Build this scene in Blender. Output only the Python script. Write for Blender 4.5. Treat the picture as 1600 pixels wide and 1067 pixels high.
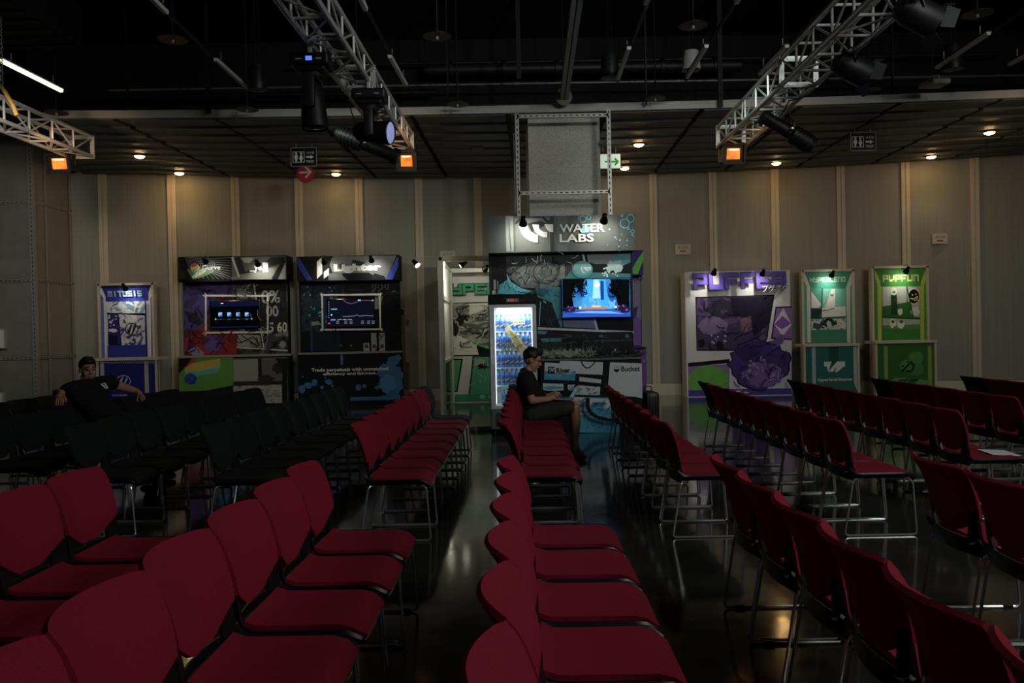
import bpy, bmesh, math, random
from mathutils import Vector, Matrix

# ------------------------------------------------------------------ scene reset
for o in list(bpy.data.objects):
    bpy.data.objects.remove(o, do_unlink=True)
SC = bpy.context.scene
COL = SC.collection
random.seed(7)

# ------------------------------------------------------------------ camera (28 mm, eye height 1.52 m, slight roll)
F, CX, CY, H = 1244.0, 800.0, 533.5, 1.52
def cam_axes(roll=1.2, vp=(781, 518)):
    a = math.radians(roll); c, s = math.cos(a), math.sin(a)
    u, v = (vp[0]-CX)/F, (CY-vp[1])/F
    u0, v0 = c*u+s*v, -s*u+c*v
    psi = -math.atan(u0); p = math.atan(v0/math.sqrt(1+u0*u0))
    fwd = Vector((math.sin(psi)*math.cos(p), math.cos(psi)*math.cos(p), -math.sin(p)))
    r0 = Vector((math.cos(psi), -math.sin(psi), 0)); up0 = r0.cross(fwd)
    return c*r0-s*up0, c*up0+s*r0, fwd
RT, UP, FW = cam_axes()
EYE = Vector((0, 0, H))
cam = bpy.data.cameras.new('camera')
cam.sensor_width = 36.0
cam.lens = 36.0*F/1600.0
cam.clip_start = 0.05; cam.clip_end = 200
camo = bpy.data.objects.new('camera', cam); COL.objects.link(camo)
camo.matrix_world = Matrix(((RT.x, UP.x, -FW.x, 0), (RT.y, UP.y, -FW.y, 0), (RT.z, UP.z, -FW.z, H), (0, 0, 0, 1)))
SC.camera = camo

def ray(x, y): return FW+RT*((x-CX)/F)+UP*((CY-y)/F)
def onz(x, y, z=0.0):
    d = ray(x, y); return EYE+d*((z-H)/d.z)
def ony(x, y, Y):
    d = ray(x, y); return EYE+d*(Y/d.y)

# ------------------------------------------------------------------ world, light, exposure
w = bpy.data.worlds.new('world'); SC.world = w; w.use_nodes = True
w.node_tree.nodes['Background'].inputs[0].default_value = (0.55, 0.62, 0.7, 1)
w.node_tree.nodes['Background'].inputs[1].default_value = 0.012
SC.view_settings.view_transform = 'Standard'
SC.view_settings.look = 'None'
SC.view_settings.gamma = 1.0
SC.view_settings.use_curve_mapping = False
SC.view_settings.exposure = 0.0

def lamp(kind, name, loc, aim, power, col, size=0.1, angle=60, blend=0.6):
    l = bpy.data.lights.new(name, kind); l.energy = power; l.color = col
    if kind == 'AREA': l.shape = 'DISK'; l.size = size
    else: l.shadow_soft_size = size
    if kind == 'SPOT': l.spot_size = math.radians(angle); l.spot_blend = blend
    o = bpy.data.objects.new(name, l); COL.objects.link(o); o.location = loc
    if aim is not None: o.rotation_euler = (Vector(aim)-Vector(loc)).to_track_quat('-Z', 'Y').to_euler()
    return o
# stage wash from the right (the seats face it), house lights above and behind the camera, warm floods on the back wall
lamp('AREA', 'stage_wash_light', (5.4, .8, 5.6), (-0.5, 3.6, 0.3), 58, (1.0, 0.94, 0.90), 1.4)
lamp('AREA', 'house_light', (7.5, -2.0, 5.0), (0.6, 12.0, 3.2), 130, (0.95, 1.0, 0.97), 1.0)
lamp('SPOT', 'column_fill_spot', (3.4, 0.5, 5.0), (0.6, 12.7, 3.9), 520, (0.97, 1.0, 0.95), 0.25, 50, 1.0)  # added fill spot: lifts the column and fascia, spares the chairs
lamp('AREA', 'house_light', (5.0, 3.0, 6.3), (-3.0, 8.0, 0.4), 45, (0.90, 1.0, 0.97), 1.0)
for x, y, tx, ty, tz, e in ((-6.0, 10.6, -7.2, 16.9, 3.9, 52), (-1.0, 10.6, -3.6, 17.6, 3.6, 50), (3.9, 10.6, 5.2, 17.8, 4.2, 26), (7.5, 10.6, 9.6, 17.2, 3.9, 50)):
    lamp('SPOT', 'wall_flood_light', (x, y, 4.15), (tx, ty, tz), e, (1.0, 0.60, 0.30), 0.12, 78, 1.0)
for x in (-8.0, -2.5, 3.0, 8.5):
    lamp('SPOT', 'wall_fill_light', (x, 9.2, 4.6), (x*1.02, 18, .9), 92, (0.84, 1.0, 0.90), 0.2, 72, 1.0)  # added fill spots brightening the lower wall and booth prints, no visible source

lamp('SPOT', 'wall_fill_light', (-5.3, 8.4, 4.0), (-9.9, 15.6, 3.4), 300, (1.0, 0.86, 0.74), 0.2, 50, 1.0)  # extra fill spot added to brighten the left partition

# ------------------------------------------------------------------ materials
def lin(h):
    if not isinstance(h, str): return tuple(h)[:3]
    h = h.lstrip('#'); c = [int(h[i:i+2], 16)/255 for i in (0, 2, 4)]
    return tuple(v/12.92 if v <= .04045 else ((v+.055)/1.055)**2.4 for v in c)
MATS = {}
def mat(name, col, rough=.5, metal=0., nscale=40., namt=.12, bump=0., spec=.5, stretch=None, emit=0., coat=0.):
    if name in MATS: return MATS[name]
    m = bpy.data.materials.new(name); m.use_nodes = True; nt = m.node_tree; N = nt.nodes; L = nt.links
    b = N['Principled BSDF']; c = lin(col)
    b.inputs['Roughness'].default_value = rough; b.inputs['Metallic'].default_value = metal
    b.inputs['Specular IOR Level'].default_value = spec
    b.inputs['Coat Weight'].default_value = coat
    tc = N.new('ShaderNodeTexCoord'); tx = N.new('ShaderNodeTexNoise'); tx.inputs['Scale'].default_value = nscale
    tx.inputs['Detail'].default_value = 3
    src = tc.outputs['Object']
    if stretch:
        mp = N.new('ShaderNodeMapping'); mp.inputs['Scale'].default_value = stretch
        L.new(src, mp.inputs[0]); src = mp.outputs[0]
    L.new(src, tx.inputs['Vector'])
    rp = N.new('ShaderNodeValToRGB')
    rp.color_ramp.elements[0].color = tuple(v*(1-namt) for v in c)+(1,); rp.color_ramp.elements[0].position = .3
    rp.color_ramp.elements[1].color = tuple(min(1, v*(1+namt)) for v in c)+(1,); rp.color_ramp.elements[1].position = .7
    L.new(tx.outputs['Fac'], rp.inputs[0]); L.new(rp.outputs[0], b.inputs['Base Color'])
    if bump:
        bp = N.new('ShaderNodeBump'); bp.inputs['Strength'].default_value = bump; bp.inputs['Distance'].default_value = .01
        L.new(tx.outputs['Fac'], bp.inputs['Height']); L.new(bp.outputs[0], b.inputs['Normal'])
    if emit:
        L.new(rp.outputs[0], b.inputs['Emission Color']); b.inputs['Emission Strength'].default_value = emit
    MATS[name] = m; return m
def emat(h, s): return mat('glow_%s_%.2f' % (str(h), s), h, .4, 0, 5, .03, emit=s, spec=.06)
def film_mat(h):
    """thin printed film on glass: lets the light behind it through"""
    m = pmat(h+'_film') if False else mat('film_'+h, h, .5, 0, 20, .04, spec=.2)
    if 'film' not in m:
        nt = m.node_tree; N = nt.nodes; L = nt.links; t = N.new('ShaderNodeBsdfTranslucent'); x = N.new('ShaderNodeMixShader'); x.inputs[0].default_value = .6
        t.inputs[0].default_value = lin(h)+(1,); L.new(N['Principled BSDF'].outputs[0], x.inputs[1]); L.new(t.outputs[0], x.inputs[2]); L.new(x.outputs[0], N['Material Output'].inputs[0]); m['film'] = 1
    return m
def desat(h, k=.18):
    c = lin(h) if isinstance(h, str) else h; g = .3*c[0]+.59*c[1]+.11*c[2]; return tuple(v*(1-k)+g*k for v in c)
def gain(c, k=1.3): return tuple(min(.86, v*k) for v in c)
def pmat(h): return mat('print_'+h, gain(desat(h)), .6, 0, 30, .04, spec=.15)
def ramp_mat(name, stops, scale=3., distort=1.5, detail=4., rough=.45, seed=0., stretch=(1, 1, 1), kind='noise', emit=0., const=True):
    """printed ink in hard-edged tones"""
    if name in MATS: return MATS[name]
    m = bpy.data.materials.new(name); m.use_nodes = True; nt = m.node_tree; N = nt.nodes; L = nt.links
    b = N['Principled BSDF']; b.inputs['Roughness'].default_value = rough; b.inputs['Specular IOR Level'].default_value = .35
    tc = N.new('ShaderNodeTexCoord'); mp = N.new('ShaderNodeMapping')
    mp.inputs['Scale'].default_value = stretch; mp.inputs['Location'].default_value = (seed, seed*.7, seed*1.3)
    L.new(tc.outputs['Object'], mp.inputs[0])
    if kind == 'noise':
        tx = N.new('ShaderNodeTexNoise'); tx.inputs['Scale'].default_value = scale; tx.inputs['Detail'].default_value = detail
        tx.inputs['Distortion'].default_value = distort; out = tx.outputs['Fac']
    else:
        tx = N.new('ShaderNodeTexVoronoi'); tx.inputs['Scale'].default_value = scale; out = tx.outputs['Distance']
    L.new(mp.outputs[0], tx.inputs['Vector'])
    rp = N.new('ShaderNodeValToRGB'); cr = rp.color_ramp; cr.interpolation = 'CONSTANT' if const else 'LINEAR'
    cr.elements[0].position = stops[0][0]; dz = 0. if emit else .18; cr.elements[0].color = gain(desat(stops[0][1], dz), 1. if emit else 1.3)+(1,)
    cr.elements[1].position = stops[1][0]; cr.elements[1].color = gain(desat(stops[1][1], dz), 1. if emit else 1.3)+(1,)
    for p, h in stops[2:]:
        e = cr.elements.new(p); e.color = gain(desat(h, dz), 1. if emit else 1.3)+(1,)
    L.new(out, rp.inputs[0]); L.new(rp.outputs[0], b.inputs['Base Color'])
    if emit:
        L.new(rp.outputs[0], b.inputs['Emission Color']); b.inputs['Emission Strength'].default_value = emit
    MATS[name] = m; return m
def glass_mat(name, tint=(1, 1, 1), refl=.06):
    if name in MATS: return MATS[name]
    m = bpy.data.materials.new(name); m.use_nodes = True; nt = m.node_tree; N = nt.nodes; L = nt.links
    N.remove(N['Principled BSDF'])
    t = N.new('ShaderNodeBsdfTransparent'); t.inputs[0].default_value = tuple(tint)+(1,)
    g = N.new('ShaderNodeBsdfGlossy'); g.inputs['Roughness'].default_value = .03
    x = N.new('ShaderNodeMixShader'); x.inputs[0].default_value = refl
    L.new(t.outputs[0], x.inputs[1]); L.new(g.outputs[0], x.inputs[2]); L.new(x.outputs[0], N['Material Output'].inputs[0])
    MATS[name] = m; return m

# ------------------------------------------------------------------ mesh builder
class MB:
    def __init__(s): s.v = []; s.f = []; s.m = []; s.mats = []
    def mi(s, m):
        if m is None: return 0
        if m not in s.mats: s.mats.append(m)
        return s.mats.index(m)
    def add(s, vs, fs, m=None):
        k = len(s.v); i = s.mi(m)
        s.v += [tuple(v) for v in vs]
        for f in fs: s.f.append(tuple(k+j for j in f)); s.m.append(i)
        return s
    def box(s, lo, hi, m=None, M=None):
        x0, y0, z0 = lo; x1, y1, z1 = hi
        vs = [Vector(p) for p in ((x0, y0, z0), (x1, y0, z0), (x1, y1, z0), (x0, y1, z0), (x0, y0, z1), (x1, y0, z1), (x1, y1, z1), (x0, y1, z1))]
        if M is not None: vs = [M @ v for v in vs]
        return s.add(vs, [(0, 3, 2, 1), (4, 5, 6, 7), (0, 1, 5, 4), (1, 2, 6, 5), (2, 3, 7, 6), (3, 0, 4, 7)], m)
    def bbox(s, lo, hi, b=.01, m=None, M=None):
        """box with bevelled edges"""
        bm = bmesh.new(); bmesh.ops.create_cube(bm, size=1)
        c = [(lo[i]+hi[i])/2 for i in range(3)]; d = [hi[i]-lo[i] for i in range(3)]
        for v in bm.verts: v.co = Vector([c[i]+v.co[i]*d[i] for i in range(3)])
        bmesh.ops.bevel(bm, geom=bm.edges[:], offset=min(b, min(d)*.45), segments=2, affect='EDGES', profile=.5)
        bm.verts.index_update()
        vs = [(M @ v.co) if M is not None else v.co.copy() for v in bm.verts]; fs = [[v.index for v in f.verts] for f in bm.faces]; bm.free()
        return s.add(vs, fs, m)
    def cyl(s, p, q, r, r2=None, n=10, m=None, cap=True):
        p, q = Vector(p), Vector(q); r2 = r if r2 is None else r2
        d = (q-p).normalized(); a = d.orthogonal().normalized(); b = d.cross(a)
        vs = []
        for c, rr in ((p, r), (q, r2)):
            for i in range(n):
                t = 2*math.pi*i/n; vs.append(c+(a*math.cos(t)+b*math.sin(t))*rr)
        fs = [(i, (i+1) % n, n+(i+1) % n, n+i) for i in range(n)]
        if cap: fs += [tuple(reversed(range(n))), tuple(range(n, 2*n))]
        return s.add(vs, fs, m)
    def tube(s, pts, r, n=8, m=None, closed=False):
        P = [Vector(p) for p in pts]; k = len(P); vs = []; nrm = None
        for i, p in enumerate(P):
            a = P[i-1] if (i or closed) else P[i]; b = P[(i+1) % k] if (i < k-1 or closed) else P[i]
            t = (b-a).normalized()
            nrm = t.orthogonal().normalized() if nrm is None else (nrm-t*nrm.dot(t)).normalized()
            bn = t.cross(nrm); rr = r[i] if isinstance(r, (list, tuple)) else r
            vs += [p+(nrm*math.cos(2*math.pi*j/n)+bn*math.sin(2*math.pi*j/n))*rr for j in range(n)]
        fs = []
        for i in range(k if closed else k-1):
            o, q = i*n, ((i+1) % k)*n
            fs += [(o+j, o+(j+1) % n, q+(j+1) % n, q+j) for j in range(n)]
        if not closed: fs += [tuple(reversed(range(n))), tuple(range((k-1)*n, k*n))]
        return s.add(vs, fs, m)
    def lathe(s, prof, base=(0, 0, 0), axis=(0, 0, 1), n=20, m=None):
        """prof: list of (radius, height)"""
        ax = Vector(axis).normalized(); a = ax.orthogonal().normalized(); b = ax.cross(a); B = Vector(base); vs = []
        for r, h in prof:
            vs += [B+ax*h+(a*math.cos(2*math.pi*j/n)+b*math.sin(2*math.pi*j/n))*max(r, 1e-4) for j in range(n)]
        fs = []
        for i in range(len(prof)-1):
            fs += [(i*n+j, i*n+(j+1) % n, (i+1)*n+(j+1) % n, (i+1)*n+j) for j in range(n)]
        fs += [tuple(reversed(range(n))), tuple(range((len(prof)-1)*n, len(prof)*n))]
        return s.add(vs, fs, m)
    def slab(s, P, nu, nv, th, m=None):
        """closed cushion from a surface P(u,v), u in -1..1, v in 0..1; thins to a rounded rim"""
        g = [[Vector(P(-1+2*i/nu, j/nv)) for j in range(nv+1)] for i in range(nu+1)]
        vs = []; top = {}; bot = {}
        for i in range(nu+1):
            for j in range(nv+1):
                du = g[min(i+1, nu)][j]-g[max(i-1, 0)][j]; dv = g[i][min(j+1, nv)]-g[i][max(j-1, 0)]
                nn = du.cross(dv).normalized()
                e = min(i, nu-i, 1)*min(j, nv-j, 1)
                t = th*(.5 if e else .28)
                top[i, j] = len(vs); vs.append(g[i][j]+nn*t)
                bot[i, j] = len(vs); vs.append(g[i][j]-nn*t)
        fs = []
        for i in range(nu):
            for j in range(nv):
                fs.append((top[i, j], top[i+1, j], top[i+1, j+1], top[i, j+1]))
                fs.append((bot[i, j], bot[i, j+1], bot[i+1, j+1], bot[i+1, j]))
        for i in range(nu):
            fs.append((bot[i, 0], bot[i+1, 0], top[i+1, 0], top[i, 0])); fs.append((top[i, nv], top[i+1, nv], bot[i+1, nv], bot[i, nv]))
        for j in range(nv):
            fs.append((top[0, j], top[0, j+1], bot[0, j+1], bot[0, j])); fs.append((bot[nu, j], bot[nu, j+1], top[nu, j+1], top[nu, j]))
        return s.add(vs, fs, m)
    def mesh(s, name, m=None, smooth=False):
        me = bpy.data.meshes.new(name); me.from_pydata(s.v, [], s.f)
        for x in ([m] if m else s.mats): me.materials.append(x)
        if not m and len(s.mats) > 1:
            me.polygons.foreach_set('material_index', s.m)
        if smooth:
            me.polygons.foreach_set('use_smooth', [True]*len(me.polygons))
            try: me.set_sharp_from_angle(angle=math.radians(42))
            except Exception: pass
        me.update(); return me
    def build(s, name, m=None, parent=None, smooth=False, **tags):
        return put(name, s.mesh(name, m, smooth), parent, **tags)
def put(name, me, parent=None, label=None, cat=None, group=None, kind=None):
    o = bpy.data.objects.new(name, me); COL.objects.link(o)
    if parent is not None:
        o.parent = parent; o.matrix_parent_inverse = Matrix.Translation(-wloc(parent))
    elif kind is None and me.vertices:
        xs = [v.co for v in me.vertices]
        c = Vector(((min(v.x for v in xs)+max(v.x for v in xs))/2, (min(v.y for v in xs)+max(v.y for v in xs))/2, min(v.z for v in xs)))
        me.transform(Matrix.Translation(-c)); o.location = c
    for k, v in (('label', label), ('category', cat), ('group', group), ('kind', kind)):
        if v: o[k] = v
    return o
def wloc(o):
    return Vector(o.location) if o.parent is None else Vector((0, 0, 0))+wloc_parent(o)
def wloc_parent(o):
    # children are built in world coordinates: their own frame is the world frame
    return Vector((0, 0, 0))
def thing(name, label, cat, loc=(0, 0, 0), group=None, kind=None):
    o = bpy.data.objects.new(name, None); COL.objects.link(o); o.location = loc; o.empty_display_size = .1
    if label: o['label'] = label
    if cat: o['category'] = cat
    if group: o['group'] = group
    if kind: o['kind'] = kind
    return o

# ------------------------------------------------------------------ lettering and flat print
_TXT = {}
def text_polys(s, bold=0.0):
    k = (s, bold)
    if k in _TXT: return _TXT[k]
    c = bpy.data.curves.new('t', 'FONT'); c.body = s; c.offset = bold; c.resolution_u = 3
    o = bpy.data.objects.new('t', c); COL.objects.link(o)
    bpy.context.view_layer.update()
    me = bpy.data.meshes.new_from_object(o.evaluated_get(bpy.context.evaluated_depsgraph_get()))
    vs = [(v.co.x, v.co.y) for v in me.vertices]; fs = [tuple(p.vertices) for p in me.polygons]
    bpy.data.objects.remove(o); bpy.data.curves.remove(c); bpy.data.meshes.remove(me)
    _TXT[k] = (vs, fs); return _TXT[k]
# angular block capitals (x0,y0,x1,y1 strokes on a unit box, y up)
T = .25
BLK = {
 'P': [(0, 0, T, 1), (0, .75, 1, 1), (1-T, .4, 1, 1), (0, .32, 1, .55)],
 'U': [(0, 0, T, 1), (1-T, 0, 1, 1), (0, 0, 1, .27)],
 'V': [(0, .12, T, 1), (1-T, .25, 1, 1), (0, .12, .75, .36), (.15, 0, .6, .2)],
 'F': [(0, 0, T, 1), (0, .75, 1, 1), (0, .34, .85, .57)],
 'E': [(0, 0, T, 1), (0, .76, 1, 1), (0, .38, .85, .6), (0, 0, 1, .24)],
 'R': [(0, 0, T, 1), (0, .75, 1, 1), (1-T, .4, 1, 1), (0, .32, 1, .55), (.6, 0, .92, .4)],
 'H': [(0, 0, T, 1), (1-T, 0, 1, 1), (0, .38, 1, .62)],
 'Y': [(0, .45, T, 1), (1-T, .1, 1, 1), (0, .42, 1, .62), (.1, 0, 1, .22)],
 'L': [(0, 0, T, 1), (0, 0, 1, .26)],
 'N': [(0, 0, T, 1), (1-T, 0, 1, .9), (0, .74, .92, 1)],
 'D': [(0, 0, T, 1), (1-T, .08, 1, .92), (0, .75, .9, 1), (0, 0, .9, .25)],
 'M': [(0, 0, .22, 1), (.39, 0, .61, 1), (.78, 0, 1, .92), (0, .75, .92, 1)],
 'I': [(.32, 0, .68, 1)],
 'T': [(0, .74, 1, 1), (.34, 0, .66, 1)],
 'O': [(0, 0, T, 1), (1-T, 0, 1, 1), (0, .75, 1, 1), (0, 0, 1, .25)],
 'S': [(0, .76, 1, 1), (0, .4, T, 1), (0, .38, 1, .6), (1-T, 0, 1, .5), (0, 0, 1, .24)],
}
class Print:
    """flat print on a vertical panel at depth Y; input is read off the photograph and put at the panel's real place and size"""
    def __init__(s, parent, Y, ox, oy, sc, name='printed_artwork'):
        s.p = parent; s.Y = Y; s.ox, s.oy, s.sc = ox, oy, sc; s.mb = MB(); s.n = 0; s.name = name
    def w(s, x, y):
        q = ony(s.ox+x*s.sc, s.oy+y*s.sc, s.Y); return q.x, q.z
    def lay(s): s.n += 1; return s.Y-.0006*s.n
    def M(s, c): return pmat(c) if isinstance(c, str) else c
    def poly(s, pts, c):
        y = s.lay(); P = [s.w(*p) for p in pts]
        a = sum(P[i][0]*P[(i+1) % len(P)][1]-P[(i+1) % len(P)][0]*P[i][1] for i in range(len(P)))
        if a < 0: P.reverse()
        s.mb.add([(x, y, z) for x, z in P], [tuple(range(len(P)))], s.M(c)); return s
    def wrect(s, x0, y0, x1, y1):
        cx, cz = s.w((x0+x1)/2, (y0+y1)/2); k = s.sc*s.Y/F
        hx, hz = (x1-x0)/2*k, (y1-y0)/2*k
        return cx-hx, cz-hz, cx+hx, cz+hz
    def rect(s, x0, y0, x1, y1, c):
        a, b, d, e = s.wrect(x0, y0, x1, y1); y = s.lay()
        s.mb.add([(a, y, b), (d, y, b), (d, y, e), (a, y, e)], [(0, 1, 2, 3)], s.M(c)); return s
    def ell(s, cx, cy, rx, ry, c, n=20, rot=0.):
        pts = []
        for i in range(n):
            t = 2*math.pi*i/n; a, b = rx*math.cos(t), ry*math.sin(t); r = math.radians(rot)
            pts.append((cx+a*math.cos(r)-b*math.sin(r), cy+a*math.sin(r)+b*math.cos(r)))
        return s.poly(pts, c)
    def ring(s, cx, cy, rx, ry, wd, c, n=24):
        y = s.lay(); vs = []
        for k in (0, wd):
            for i in range(n):
                t = 2*math.pi*i/n; x, z = s.w(cx+(rx-k)*math.cos(t), cy-(ry-k)*math.sin(t)); vs.append((x, y, z))
        s.mb.add(vs, [(i, (i+1) % n, n+(i+1) % n, n+i) for i in range(n)], s.M(c)); return s
    def line(s, pts, wd, c):
        for (x0, y0), (x1, y1) in zip(pts, pts[1:]):
            d = math.hypot(x1-x0, y1-y0) or 1; nx, ny = -(y1-y0)/d*wd/2, (x1-x0)/d*wd/2
            s.poly([(x0+nx, y0+ny), (x1+nx, y1+ny), (x1-nx, y1-ny), (x0-nx, y0-ny)], c)
        return s
    def blob(s, cx, cy, rx, ry, c, n=22, j=.25, seed=1):
        r = random.Random(seed); pts = []
        for i in range(n):
            t = 2*math.pi*i/n; k = 1+r.uniform(-j, j); pts.append((cx+rx*k*math.cos(t), cy+ry*k*math.sin(t)))
        return s.poly(pts, c)
    def dots(s, x0, y0, x1, y1, n, r0, r1, c, seed=3):
        r = random.Random(seed)
        for _ in range(n):
            q = r.uniform(r0, r1); s.ell(r.uniform(x0, x1), r.uniform(y0, y1), q, q, c, 9)
        return s
    def text(s, t, x0, y0, x1, y1, c, bold=0.):
        vs, fs = text_polys(t, bold)
        if not vs: return s
        ax, bx = min(v[0] for v in vs), max(v[0] for v in vs); az, bz = min(v[1] for v in vs), max(v[1] for v in vs)
        X0, Z0, X1, Z1 = s.wrect(x0, y0, x1, y1); y = s.lay()
        s.mb.add([(X0+(v[0]-ax)/(bx-ax)*(X1-X0), y, Z0+(v[1]-az)/max(bz-az, 1e-6)*(Z1-Z0)) for v in vs], fs, s.M(c)); return s
    def block(s, t, x0, y0, x1, y1, c, outline=None, ow=.06, gap=.12, slant=0.):
        X0, Z0, X1, Z1 = s.wrect(x0, y0, x1, y1); n = len(t); wl = (X1-X0)/(n+(n-1)*gap); hh = Z1-Z0
        for pas in ((outline, ow), (c, 0)):
            if pas[0] is None: continue
            y = s.lay()
            for i, ch in enumerate(t):
                bx = X0+i*wl*(1+gap); e = pas[1]*hh
                for a, b, d, g in BLK[ch]:
                    q = [(bx+a*wl-e, Z0+b*hh-e), (bx+d*wl+e, Z0+b*hh-e), (bx+d*wl+e, Z0+g*hh+e), (bx+a*wl-e, Z0+g*hh+e)]
                    y -= .00002
                    s.mb.add([(px+slant*(pz-Z0), y, pz) for px, pz in q], [(0, 1, 2, 3)], s.M(pas[0]))
        return s
    def scribble(s, x0, y0, x1, y1, n, ln, wd, c, seed=1, ang=None):
        """inked pen strokes"""
        r = random.Random(seed)
        for _ in range(n):
            x, y = r.uniform(x0, x1), r.uniform(y0, y1); a = r.uniform(0, 6.28) if ang is None else ang+r.uniform(-.35, .35); pts = [(x, y)]
            for _k in range(3):
                a += r.uniform(-.5, .5); x += math.cos(a)*ln/3*r.uniform(.5, 1.2); y += math.sin(a)*ln/3*r.uniform(.5, 1.2); pts.append((min(max(x, x0), x1), min(max(y, y0), y1)))
            s.line(pts, wd*r.uniform(.5, 1.2), c)
        return s
    HOME = {'header_print': ('header_box', 'header_panel'), 'panel_print': ('back_panel', 'panel'), 'counter_print': ('counter', 'counter_panel', 'body'),
            'poster_print': ('poster_panel',), 'screen_image': ('screen',), 'door_decal': ('door_glass',), 'lettering': ('board', 'sheet'), 'arrow': ('disc', 'lit_face'), 'screen_surround': ('back_panel',)}
    def done(s, name=None):
        n = name or s.name; par = s.p
        for ch in s.p.children:
            if ch.name.split('.')[0] in s.HOME.get(n, ()): par = ch
        o = s.mb.build(n, None, par); s.mb = MB(); return o
# ================================================================== THE HALL
M_floor = None
def floor_material():
    m = bpy.data.materials.new('polished_dark_floor'); m.use_nodes = True; nt = m.node_tree; N = nt.nodes; L = nt.links
    b = N['Principled BSDF']; b.inputs['Specular IOR Level'].default_value = .55
    tc = N.new('ShaderNodeTexCoord')
    n1 = N.new('ShaderNodeTexNoise'); n1.inputs['Scale'].default_value = .7; n1.inputs['Detail'].default_value = 6
    n2 = N.new('ShaderNodeTexNoise'); n2.inputs['Scale'].default_value = 7; n2.inputs['Detail'].default_value = 4
    n3 = N.new('ShaderNodeTexNoise'); n3.inputs['Scale'].default_value = 3.2; n3.inputs['Detail'].default_value = 2
    for n in (n1, n2, n3): L.new(tc.outputs['Object'], n.inputs['Vector'])
    r = N.new('ShaderNodeValToRGB'); r.color_ramp.elements[0].color = (.020, .021, .018, 1); r.color_ramp.elements[1].color = (.040, .041, .035, 1)
    r.color_ramp.elements[0].position = .3; r.color_ramp.elements[1].position = .72
    L.new(n1.outputs['Fac'], r.inputs[0]); L.new(r.outputs[0], b.inputs['Base Color'])
    q = N.new('ShaderNodeMapRange'); q.inputs['To Min'].default_value = .06; q.inputs['To Max'].default_value = .15
    L.new(n2.outputs['Fac'], q.inputs['Value']); L.new(q.outputs[0], b.inputs['Roughness'])
    bp = N.new('ShaderNodeBump'); bp.inputs['Strength'].default_value = .06; bp.inputs['Distance'].default_value = .02
    L.new(n3.outputs['Fac'], bp.inputs['Height']); L.new(bp.outputs[0], b.inputs['Normal'])
    return m
MB().box((-13, -5, -.2), (15, 20, 0)).build('floor', floor_material(), None, kind='structure', label='dark polished concrete floor of the hall', cat='floor')

M_wall = mat('grey_ribbed_wall_panel', '#8f8e84', .55, 0, 3, .10, bump=.05, stretch=(25, 25, .15))
M_mull = mat('cream_wall_post', '#c3b9a4', .5, 0, 3, .05)
M_base = mat('cream_skirting', '#cdc5af', .45, 0, 4, .05)
M_alu = mat('brushed_aluminium', '#c9c8bf', .35, .6, 60, .08, stretch=(1, 1, 12))
M_black = mat('matt_black', '#0b0b0c', .75, 0, 8, .15)
M_ceil = mat('black_painted_ceiling', '#070708', .85, 0, 2, .25)
M_galv = mat('galvanised_slotted_steel', '#a9a7a0', .42, .4, 50, .12)
M_perf = mat('grey_perforated_sheet', '#86847b', .6, .1, 4, .08)
M_hole = mat('slot_shadow_black', '#15140f', .8, 0, 5, .1)

# back wall: a long concave arc of panels between posts
WC, WR, WTOP = (0.81, -17.34), 35.5, 5.0
def wall_pt(th, r=0.): return (WC[0]+(WR-r)*math.sin(th), WC[1]+(WR-r)*math.cos(th))
def wall_angle(px, py=300):
    d = ray(px, py); ox, oy = -WC[0], -WC[1]
    a = d.x*d.x+d.y*d.y; b = 2*(ox*d.x+oy*d.y); c = ox*ox+oy*oy-WR*WR
    t = (-b+math.sqrt(b*b-4*a*c))/(2*a); return math.atan2(ox+d.x*t, oy+d.y*t)
def arc_box(mb, t0, t1, r0, r1, z0, z1, n=4):
    vs = []; fs = []
    for i in range(n+1):
        t = t0+(t1-t0)*i/n
        for r, z in ((r0, z0), (r1, z0), (r1, z1), (r0, z1)):
            x, y = wall_pt(t, r); vs.append((x, y, z))
    for i in range(n):
        for j in range(4):
            a, b = i*4+j, i*4+(j+1) % 4; fs.append((a, b, b+4, a+4))
    fs += [(0, 3, 2, 1), (n*4, n*4+1, n*4+2, n*4+3)]
    mb.add(vs, fs); return mb
ta, tb = wall_angle(100), wall_angle(1720)
wall = arc_box(MB(), ta-.01, tb, -.25, -.03, 0, WTOP+.05, 40).build('wall_back', M_wall, None, kind='structure', label='long curved back wall of grey panels and cream posts', cat='wall')
mx = [160.5, 268, 367.5, 466.5, 560.5, 654, 746, 838, 930, 1020, 1113, 1210, 1313, 1414, 1522, 1640]
ang = [ta]+[wall_angle(x) for x in mx]+[tb]
hw = .085/WR
for i in range(len(ang)-1):
    arc_box(MB(), ang[i]+hw*.9, ang[i+1]-hw*.9, -.03, .0, .28, WTOP+.05, 4).build('wall_panel', M_wall, wall)
for a in ang[1:-1]:
    p = MB(); arc_box(p, a-hw, a-hw*.12, -.03, .055, .26, WTOP+.05, 1); arc_box(p, a+hw*.12, a+hw, -.03, .055, .26, WTOP+.05, 1)
    arc_box(p, a-hw*.12, a+hw*.12, -.03, .035, .26, WTOP+.05, 1)
    p.build('wall_post', M_mull, wall)
arc_box(MB(), ta, tb, -.03, .07, 0, .26, 40).build('baseboard_back', M_base, None, kind='structure', label='cream skirting along the curved back wall', cat='skirting')

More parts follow.
